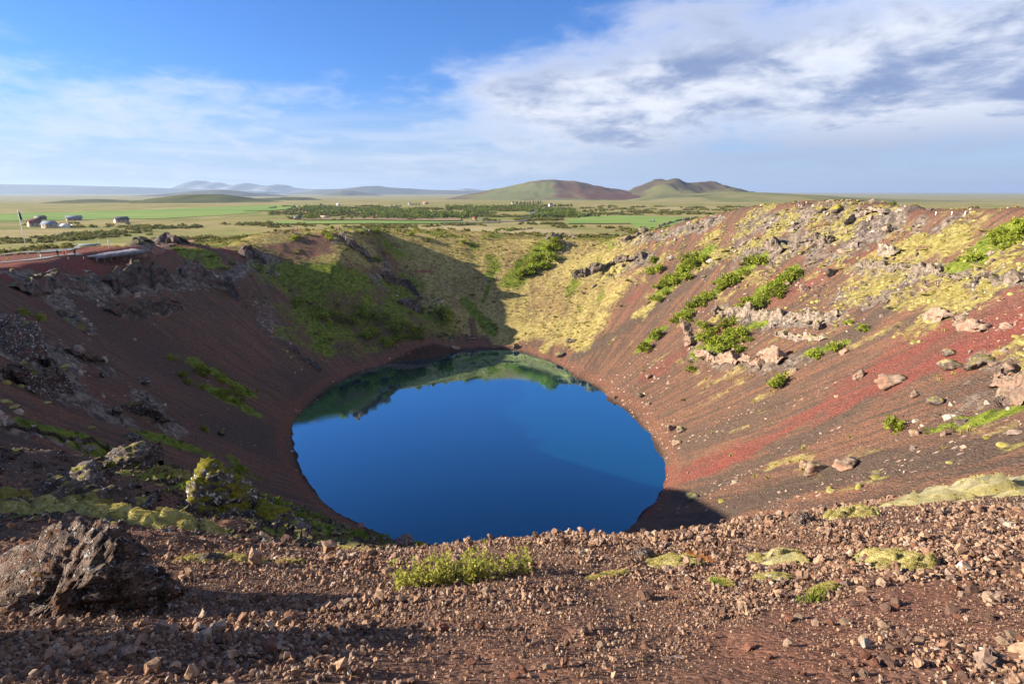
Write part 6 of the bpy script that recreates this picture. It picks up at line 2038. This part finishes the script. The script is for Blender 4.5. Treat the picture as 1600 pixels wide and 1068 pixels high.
# ------------------------------------------------------------------ houses
def house(label, px, py, wpx, hpx, wall, roof, ang=0.0, cat='house', gable=True):
    g = Pg(px, py, 150)
    d = math.hypot(g[0], g[1])
    w = wpx / FPX * d * 0.70; tot = hpx / FPX * d * 0.95
    dp = w * 0.7; hw = tot * (0.55 if gable else 0.85)
    e = empty('house' if cat == 'house' else cat.replace(' ', '_'), g, ang)
    v = [(-w / 2, -dp / 2, -1), (w / 2, -dp / 2, -1), (w / 2, dp / 2, -1), (-w / 2, dp / 2, -1), (-w / 2, -dp / 2, hw), (w / 2, -dp / 2, hw), (w / 2, dp / 2, hw), (-w / 2, dp / 2, hw),
         (-w / 2, 0, tot * 0.97), (w / 2, 0, tot * 0.97)]
    q = [(0, 1, 5, 4), (2, 3, 7, 6), (1, 2, 6, 5), (3, 0, 4, 7)]
    t = [(5, 6, 9), (7, 4, 8)] if gable else []
    me = mesh_np('wall', v if gable else v[:8], q, t, False)
    link('wall', me, e, wall)
    o = w * 0.06
    if gable:
        rv = []
        for dz in (0.0, 0.035 * w + 0.06):
            rv += [(-w / 2 - o, -dp / 2 - o, hw - 0.3 * o + dz), (w / 2 + o, -dp / 2 - o, hw - 0.3 * o + dz), (w / 2 + o, 0, tot + dz), (-w / 2 - o, 0, tot + dz), (w / 2 + o, dp / 2 + o, hw - 0.3 * o + dz), (-w / 2 - o, dp / 2 + o, hw - 0.3 * o + dz)]
        rq = [(0, 3, 2, 1), (3, 5, 4, 2), (6, 7, 8, 9), (9, 8, 10, 11), (0, 1, 7, 6), (4, 5, 11, 10), (1, 2, 8, 7), (2, 4, 10, 8), (3, 0, 6, 9), (5, 3, 9, 11)]
        link('roof', mesh_np('roof', rv, rq, None, False), e, roof)
    else:
        link('roof', Soup().box((0, 0, hw + 0.08), (w + o, dp + o, 0.16 + 0.02 * w)).mesh('roof'), e, roof)
    for k, f in enumerate((-0.32, 0.02, 0.34)):
        nm = 'door' if k == 1 else 'window'
        sz = (w * 0.09, 0.08, hw * 0.7) if k == 1 else (w * 0.13, 0.08, hw * 0.35)
        z = hw * 0.35 if k == 1 else hw * 0.58
        link(nm, Soup().box((f * w, -dp / 2 - 0.02, z), sz).mesh(nm), e, M_WOOD if k == 1 else M_GLASS)
    return tag(e, label, cat)


house('dark red brown cabin, leftmost of the cabins on the left', 55, 354, 17, 9, M_WALL_CREAM, M_ROOF_BROWN, 1.05)
house('cream house with pale blue roof right of the red brown cabin', 78, 356, 18, 8, M_WALL_CREAM, M_ROOF_BLUE, 0.1)
house('small white house right of the blue roofed house', 101, 356, 13, 5, M_WALL_WHITE, M_WALL_WHITE, 0.0)
house('tiny white shed right of the small white house', 114, 355, 5, 3, M_WALL_WHITE, M_WALL_WHITE, 0.0, 'shed')
house('dark barn behind the red brown cabin', 64, 343.5, 13, 5, M_DARKWOOD, M_ROOF_DARK, 0.2, 'barn')
house('long blue grey roofed house at the edge of the hay field', 116, 344.5, 21, 5.5, M_WALL_CREAM, M_ROOF_BLUE, 0.75)
house('tan house with dark roof standing alone right of the cabins', 190, 347.5, 20, 7, M_WALL_CREAM, M_ROOF_DARK, 0.95)
house('small white house on the flank of the far green rise', 501, 321.5, 6, 3, M_WALL_WHITE, M_ROOF_DARK, 0.2)
house('bright white house at the top of the birch wood', 529, 321.5, 7, 3.5, M_WALL_WHITE, M_WALL_WHITE, 0.4)
house('white cottage inside the left end of the birch wood', 529, 327, 5, 4, M_WALL_WHITE, M_ROOF_DARK, 0.0)
house('low dark hut at the left end of the stubble field', 465, 342, 13, 4.5, M_DARKWOOD, M_ROOF_DARK, 0.0, 'hut')
house('long pale greenhouse by the stubble field', 508, 340.5, 16, 3, M_WALL_WHITE, M_WALL_CREAM, 0.0, 'greenhouse')
house('small orange cabin on the stubble field', 583, 342, 4, 3.5, mat_plain_col('orange_wall', (0.55, 0.26, 0.14), 0.8), M_ROOF_BROWN, 0.1, 'cabin')
house('pink roofed house above the right of the birch wood', 665, 319, 10, 3, M_WALL_CREAM, mat_plain_col('pink_roof', (0.50, 0.22, 0.2), 0.7), 0.2)
house('grey house left of the pink roofed house', 640, 319.5, 6, 2.5, M_WALL_WHITE, M_ROOF_BLUE, 0.0)
house('grey roofed cottage in the right part of the birch wood', 681, 336, 6, 3.5, M_WALL_WHITE, M_ROOF_BLUE, 0.3)
house('dull cottage in the middle of the birch wood', 611, 324, 7, 2.5, M_WALL_CREAM, M_ROOF_BLUE, 0.2)
house('red roofed shed beside the stubble field near the road', 742, 342.5, 9, 3.5, M_WALL_CREAM, M_ROOF_RED, 0.0, 'shed')
house('dark roofed shed right of the red roofed shed', 757, 343, 13, 2.5, M_DARKWOOD, M_ROOF_DARK, 0.0, 'shed')
house('white gabled house right of the side road', 860, 322.5, 8, 5, M_WALL_WHITE, M_ROOF_DARK, 0.6)
house('white farm beside the dark firs', 801, 318, 6, 3, M_WALL_WHITE, M_ROOF_DARK, 0.0)
house('white and blue farm on the slope of the twin topped hill', 1124, 309.5, 13, 3.5, M_WALL_WHITE, M_ROOF_BLUE, 0.0, 'farm')
house('tiny white house left of the white farm on the hill slope', 968, 304.5, 3.5, 2, M_WALL_WHITE, M_ROOF_DARK, 0.0)
house('brown cottage in the birch wood near the pale greenhouse', 590, 338.5, 5, 3, M_WALL_CREAM, M_ROOF_BROWN, 0.0, 'cabin')


def trailer():
    g = Pg(1019, 347.5, 150); d = math.hypot(g[0], g[1]); k = d / FPX
    e = empty('farm_trailer', (g[0], g[1], g[2] + 0.9), 0.0)
    link('bed', Soup().box((-3.0 * k, 0, 0.9), (8 * k, 2.2, 0.35)).mesh('bed'), e, M_WOOD)
    link('cab', Soup().box((2.2 * k, 0, 1.2), (2.6 * k, 2.2, 1.8)).box((2.6 * k, 0, 2.3), (1.4 * k, 1.9, 0.8)).mesh('cab'), e, M_ROOF_BLUE)
    for x in (-5, -2, 1.6, 3.2):
        link('wheel', Soup().tube([(x * k, -1.2, 0.45), (x * k, 1.2, 0.45)], 0.5, 10).mesh('wheel'), e, M_DARKWOOD)
    tag(e, 'small tractor and trailer on the green field behind the right rim', 'tractor')


trailer()

# ------------------------------------------------------------------ dark firs on the plain
FIRL = []
for k in range(3):
    rg = np.random.default_rng(500 + k); n = 260
    z = rg.uniform(0.06, 1.0, n); rad = (1 - z) * 0.26 * rg.uniform(0.5, 1.0, n) + 0.01; a = rg.uniform(0, 6.28, n)
    p_ = np.stack([np.cos(a) * rad, np.sin(a) * rad, z], 1)
    u = np.stack([np.cos(a), np.sin(a), -0.5 * np.ones(n)], 1) * 0.06; v = np.stack([-np.sin(a), np.cos(a), np.zeros(n)], 1) * 0.035
    me = mesh_np('crown', np.stack([p_ - u, p_ + v, p_ + u, p_ - v], 1).reshape(-1, 3), np.arange(n * 4).reshape(-1, 4), None, False)
    add_attr(me, 'leaf', np.repeat(rg.uniform(0, 1, n), 4)); me.materials.append(M_FIR); FIRL.append(me)
FIRT = Soup().tube([(0, 0, -0.05), (0, 0, 0.5), (0, 0, 0.95)], [0.03, 0.02, 0.005], 6).mesh('trunk', True); FIRT.materials.append(M_TWIG)


def fir(px, py, hpx, label, group):
    g = Pg(px, py, 150); h = hpx / FPX * math.hypot(g[0], g[1])
    e = empty('fir_tree', g, RNG.uniform(0, 6)); e.scale = (h, h, h)
    for nm, me in (('crown', FIRL[int(RNG.integers(0, 3))]), ('trunk', FIRT)):
        o = bpy.data.objects.new(nm, me); o.parent = e; COL.objects.link(o)
    tag(e, label, 'fir tree', group)


for k in range(26):
    fir(806 + k * 1.7 + RNG.uniform(-0.7, 0.7), 320 + RNG.normal(0, 0.8), RNG.uniform(3.5, 6.5), f'{ORD[k]} dark fir from the left beside the white farm', 'firs beside the white farm')
for k in range(8):
    fir(642 + k * 2 + RNG.uniform(-0.8, 0.8), 320.5, RNG.uniform(2.5, 4), f'{ORD[k]} dark fir from the left by the pink roofed house', 'firs by the pink roofed house')
for k in range(6):
    fir(1088 + k * 3 + RNG.uniform(-1, 1), 310, RNG.uniform(2.5, 4), f'{ORD[k]} dark fir from the left by the hill slope farm', 'firs by the hill slope farm')

# ------------------------------------------------------------------ people
def body_mesh(pose, top, legs, seed=0):
    """one continuous skinned figure about 1.75 m tall; faces coloured by what covers them"""
    J = {}
    if pose == 'stand':
        hip = 0.92
        J = dict(pelvis=(0, 0, hip), waist=(0, 0, 1.10), chest=(0, -0.01, 1.30), neck=(0, 0, 1.48), head=(0, -0.02, 1.60), crown=(0, -0.01, 1.70))
        for s, n in ((-1, 'l'), (1, 'r')):
            J['hip' + n] = (0.10 * s, 0, hip - 0.04); J['knee' + n] = (0.12 * s, -0.02, 0.50); J['ankle' + n] = (0.13 * s, 0.02, 0.09); J['toe' + n] = (0.15 * s, -0.14, 0.04)
            J['sh' + n] = (0.19 * s, 0, 1.40); J['el' + n] = (0.26 * s, 0.03, 1.13); J['wr' + n] = (0.25 * s, -0.08, 0.90); J['ha' + n] = (0.24 * s, -0.12, 0.82)
    else:
        hip = 0.50
        J = dict(pelvis=(0, 0, hip), waist=(0, 0.01, 0.68), chest=(0, -0.03, 0.88), neck=(0, -0.03, 1.06), head=(0, -0.06, 1.18), crown=(0, -0.05, 1.28))
        for s, n in ((-1, 'l'), (1, 'r')):
            J['hip' + n] = (0.10 * s, -0.03, hip - 0.02); J['knee' + n] = (0.14 * s, -0.44, 0.50); J['ankle' + n] = (0.14 * s, -0.46, 0.09); J['toe' + n] = (0.15 * s, -0.62, 0.04)
            J['sh' + n] = (0.19 * s, -0.02, 0.98); J['el' + n] = (0.25 * s, -0.12, 0.74); J['wr' + n] = (0.16 * s, -0.34, 0.62); J['ha' + n] = (0.13 * s, -0.42, 0.60)
    rad = dict(pelvis=0.155, waist=0.145, chest=0.17, neck=0.06, head=0.105, crown=0.085, hip=0.105, knee=0.07, ankle=0.05, toe=0.045, sh=0.085, el=0.06, wr=0.045, ha=0.045)
    names = list(J); E = [('pelvis', 'waist'), ('waist', 'chest'), ('chest', 'neck'), ('neck', 'head'), ('head', 'crown')]
    for n in 'lr':
        E += [('pelvis', 'hip' + n), ('hip' + n, 'knee' + n), ('knee' + n, 'ankle' + n), ('ankle' + n, 'toe' + n), ('chest', 'sh' + n), ('sh' + n, 'el' + n), ('el' + n, 'wr' + n), ('wr' + n, 'ha' + n)]
    me = bpy.data.meshes.new('figure')
    me.from_pydata([J[k] for k in names], [(names.index(a), names.index(b)) for a, b in E], [])
    o = bpy.data.objects.new('figure', me); COL.objects.link(o)
    o.modifiers.new('skin', 'SKIN')
    bpy.context.view_layer.update()
    for i, k in enumerate(names):
        kk = k if k in rad else k[:-1]
        d = me.skin_vertices[0].data[i]
        d.radius = (rad[kk] * (1.15 if kk in ('chest', 'pelvis') else 1.0), rad[kk] * (0.8 if kk in ('chest', 'pelvis', 'waist') else 1.0))
        d.use_root = (k == 'pelvis')
    sb = o.modifiers.new('sub', 'SUBSURF'); sb.levels = 1; sb.render_levels = 1
    dg = bpy.context.evaluated_depsgraph_get()
    out = bpy.data.meshes.new_from_object(o.evaluated_get(dg)); out.name = 'person'
    bpy.data.objects.remove(o)
    neck = J['neck'][2]; hipz = J['pelvis'][2]
    out.materials.clear()
    for m in (top, legs, M_SKIN, M_SHOE): out.materials.append(m)
    for p_ in out.polygons:
        c = p_.center
        if c.z > neck + 0.02: k = 2
        elif c.z < 0.11: k = 3
        elif pose == 'stand' and c.z < hipz + 0.02 and abs(c.x) < 0.22: k = 1
        elif pose == 'sit' and (c.z < hipz + 0.06 and abs(c.x) < 0.22 and (c.z < 0.57 or c.y > -0.2)): k = 1
        elif pose == 'stand' and c.z < 0.88: k = 2
        else: k = 0
        p_.material_index = k; p_.use_smooth = True
    return out, J


M_SKIN = mat_plain_col('skin', (0.50, 0.31, 0.23), 0.6, 0.05)
M_SHOE = mat_plain_col('shoe', (0.04, 0.035, 0.03), 0.7, 0.05)
M_HAIR = mat_plain_col('hair', (0.06, 0.04, 0.025), 0.8, 0.1)
CLOTH = {k: mat_plain_col(k + '_cloth', c, 0.9, 0.12, 8) for k, c in dict(blue=(0.02, 0.12, 0.50), red=(0.50, 0.05, 0.04), dark_red=(0.30, 0.02, 0.04), black=(0.02, 0.02, 0.025), orange=(0.62, 0.14, 0.04), grey=(0.25, 0.26, 0.28), white=(0.62, 0.60, 0.58), navy=(0.02, 0.03, 0.09), pink=(0.6, 0.25, 0.25)).items()}
_pm = {}


def person(label, px, py, top, legs, pose='stand', rz=0.0, at=None, tall=1.0):
    key = (pose, top, legs)
    if key not in _pm: _pm[key] = body_mesh(pose, CLOTH[top], CLOTH[legs])
    me, J = _pm[key]
    g = Pg(px, py) if at is None else np.array(at)
    o = bpy.data.objects.new('person', me); COL.objects.link(o)
    o.location = (g[0], g[1], g[2]); o.rotation_euler = (0, 0, rz); o.scale = (tall,) * 3
    h = np.array(J['crown']); co, tr = ico(2)
    c2 = co * np.array([0.115, 0.125, 0.105]) + (h + np.array([0, 0.015, -0.055]))
    c2 = c2[:]; c2[:, 2] = np.maximum(c2[:, 2], h[2] - 0.12 + 0.0 * c2[:, 1])
    k = link('hair', mesh_np('hair', c2, None, tr), o, M_HAIR)
    tag(o, label, 'person')
    return o


person('person in a blue jacket and pale trousers walking the right rim', 1248, 323, 'blue', 'white', rz=0.6)
person('person in a dark red jacket on the right rim', 1256.5, 322, 'dark_red', 'black', rz=0.3)
person('person in dark clothes left of the orange pair by the platform', 91, 401, 'black', 'black', rz=0.8)
person('person in orange jacket and trousers beside the platform', 101.5, 401, 'orange', 'orange', rz=0.2)
person('person in a red jacket just right of the orange clothed one', 105, 400, 'red', 'grey', rz=-0.4)
person('person in dark clothes at the left end of the platform', 117.5, 400, 'black', 'navy', rz=0.4)
sp = PLAT_C + (PLAT_V[1] * 0.7 + PLAT_V[2] * 0.2)
person('person in a red top sitting at the far end of the platform', 207, 388, 'red', 'navy', 'sit', 0.8, at=(sp[0], sp[1], PLAT_C[2] - 0.36))
person('person in a red jacket on top of the far rim hill', 531, 361, 'red', 'black', rz=0.1)
person('person in a pink top left of the red jacket on the far hill', 526, 362, 'pink', 'navy', rz=0.5)
person('person in pale clothes right of the red jacket on the far hill', 537, 362, 'white', 'grey', rz=0.5)
person('person in grey clothes on the flat rim right of the far hill', 569, 363, 'grey', 'grey', rz=0.5)
person('person in white right of the grey clothed one on the flat rim', 577, 364, 'white', 'grey', rz=0.2)
person('person in a red jacket on the brown path of the far slope', 668, 376, 'red', 'navy', rz=0.2)
person('person in dark clothes left of the red jacket on the far slope', 660, 376, 'navy', 'black', rz=0.9)
person('person in a white top on the far slope right of the red jacket', 695, 371, 'white', 'pink', rz=0.9)
person('person in white on the dark crag of the far right rim', 896, 374, 'white', 'black', rz=0.9)
person('person in a dark blue jacket by the lake below the bushes', 703, 533, 'navy', 'blue', rz=0.2)
person('person in black standing by the stairs at the lake', 729, 527, 'black', 'black', rz=0.2)
for px, py, lb in ((405, 362, 'dark signpost far behind the left rim'), (465, 360, 'brown signpost on the flat rim left of the far hill'), (570, 352, 'pale post on the flat rim beyond the far hill'), (624, 352, 'pale post beside the tiny dark mound on the flat rim')):
    post(px, py, 5, lb, None, 0.14, M_DARKWOOD if 'dark' in lb or 'brown' in lb else M_WHITE, name='signpost')
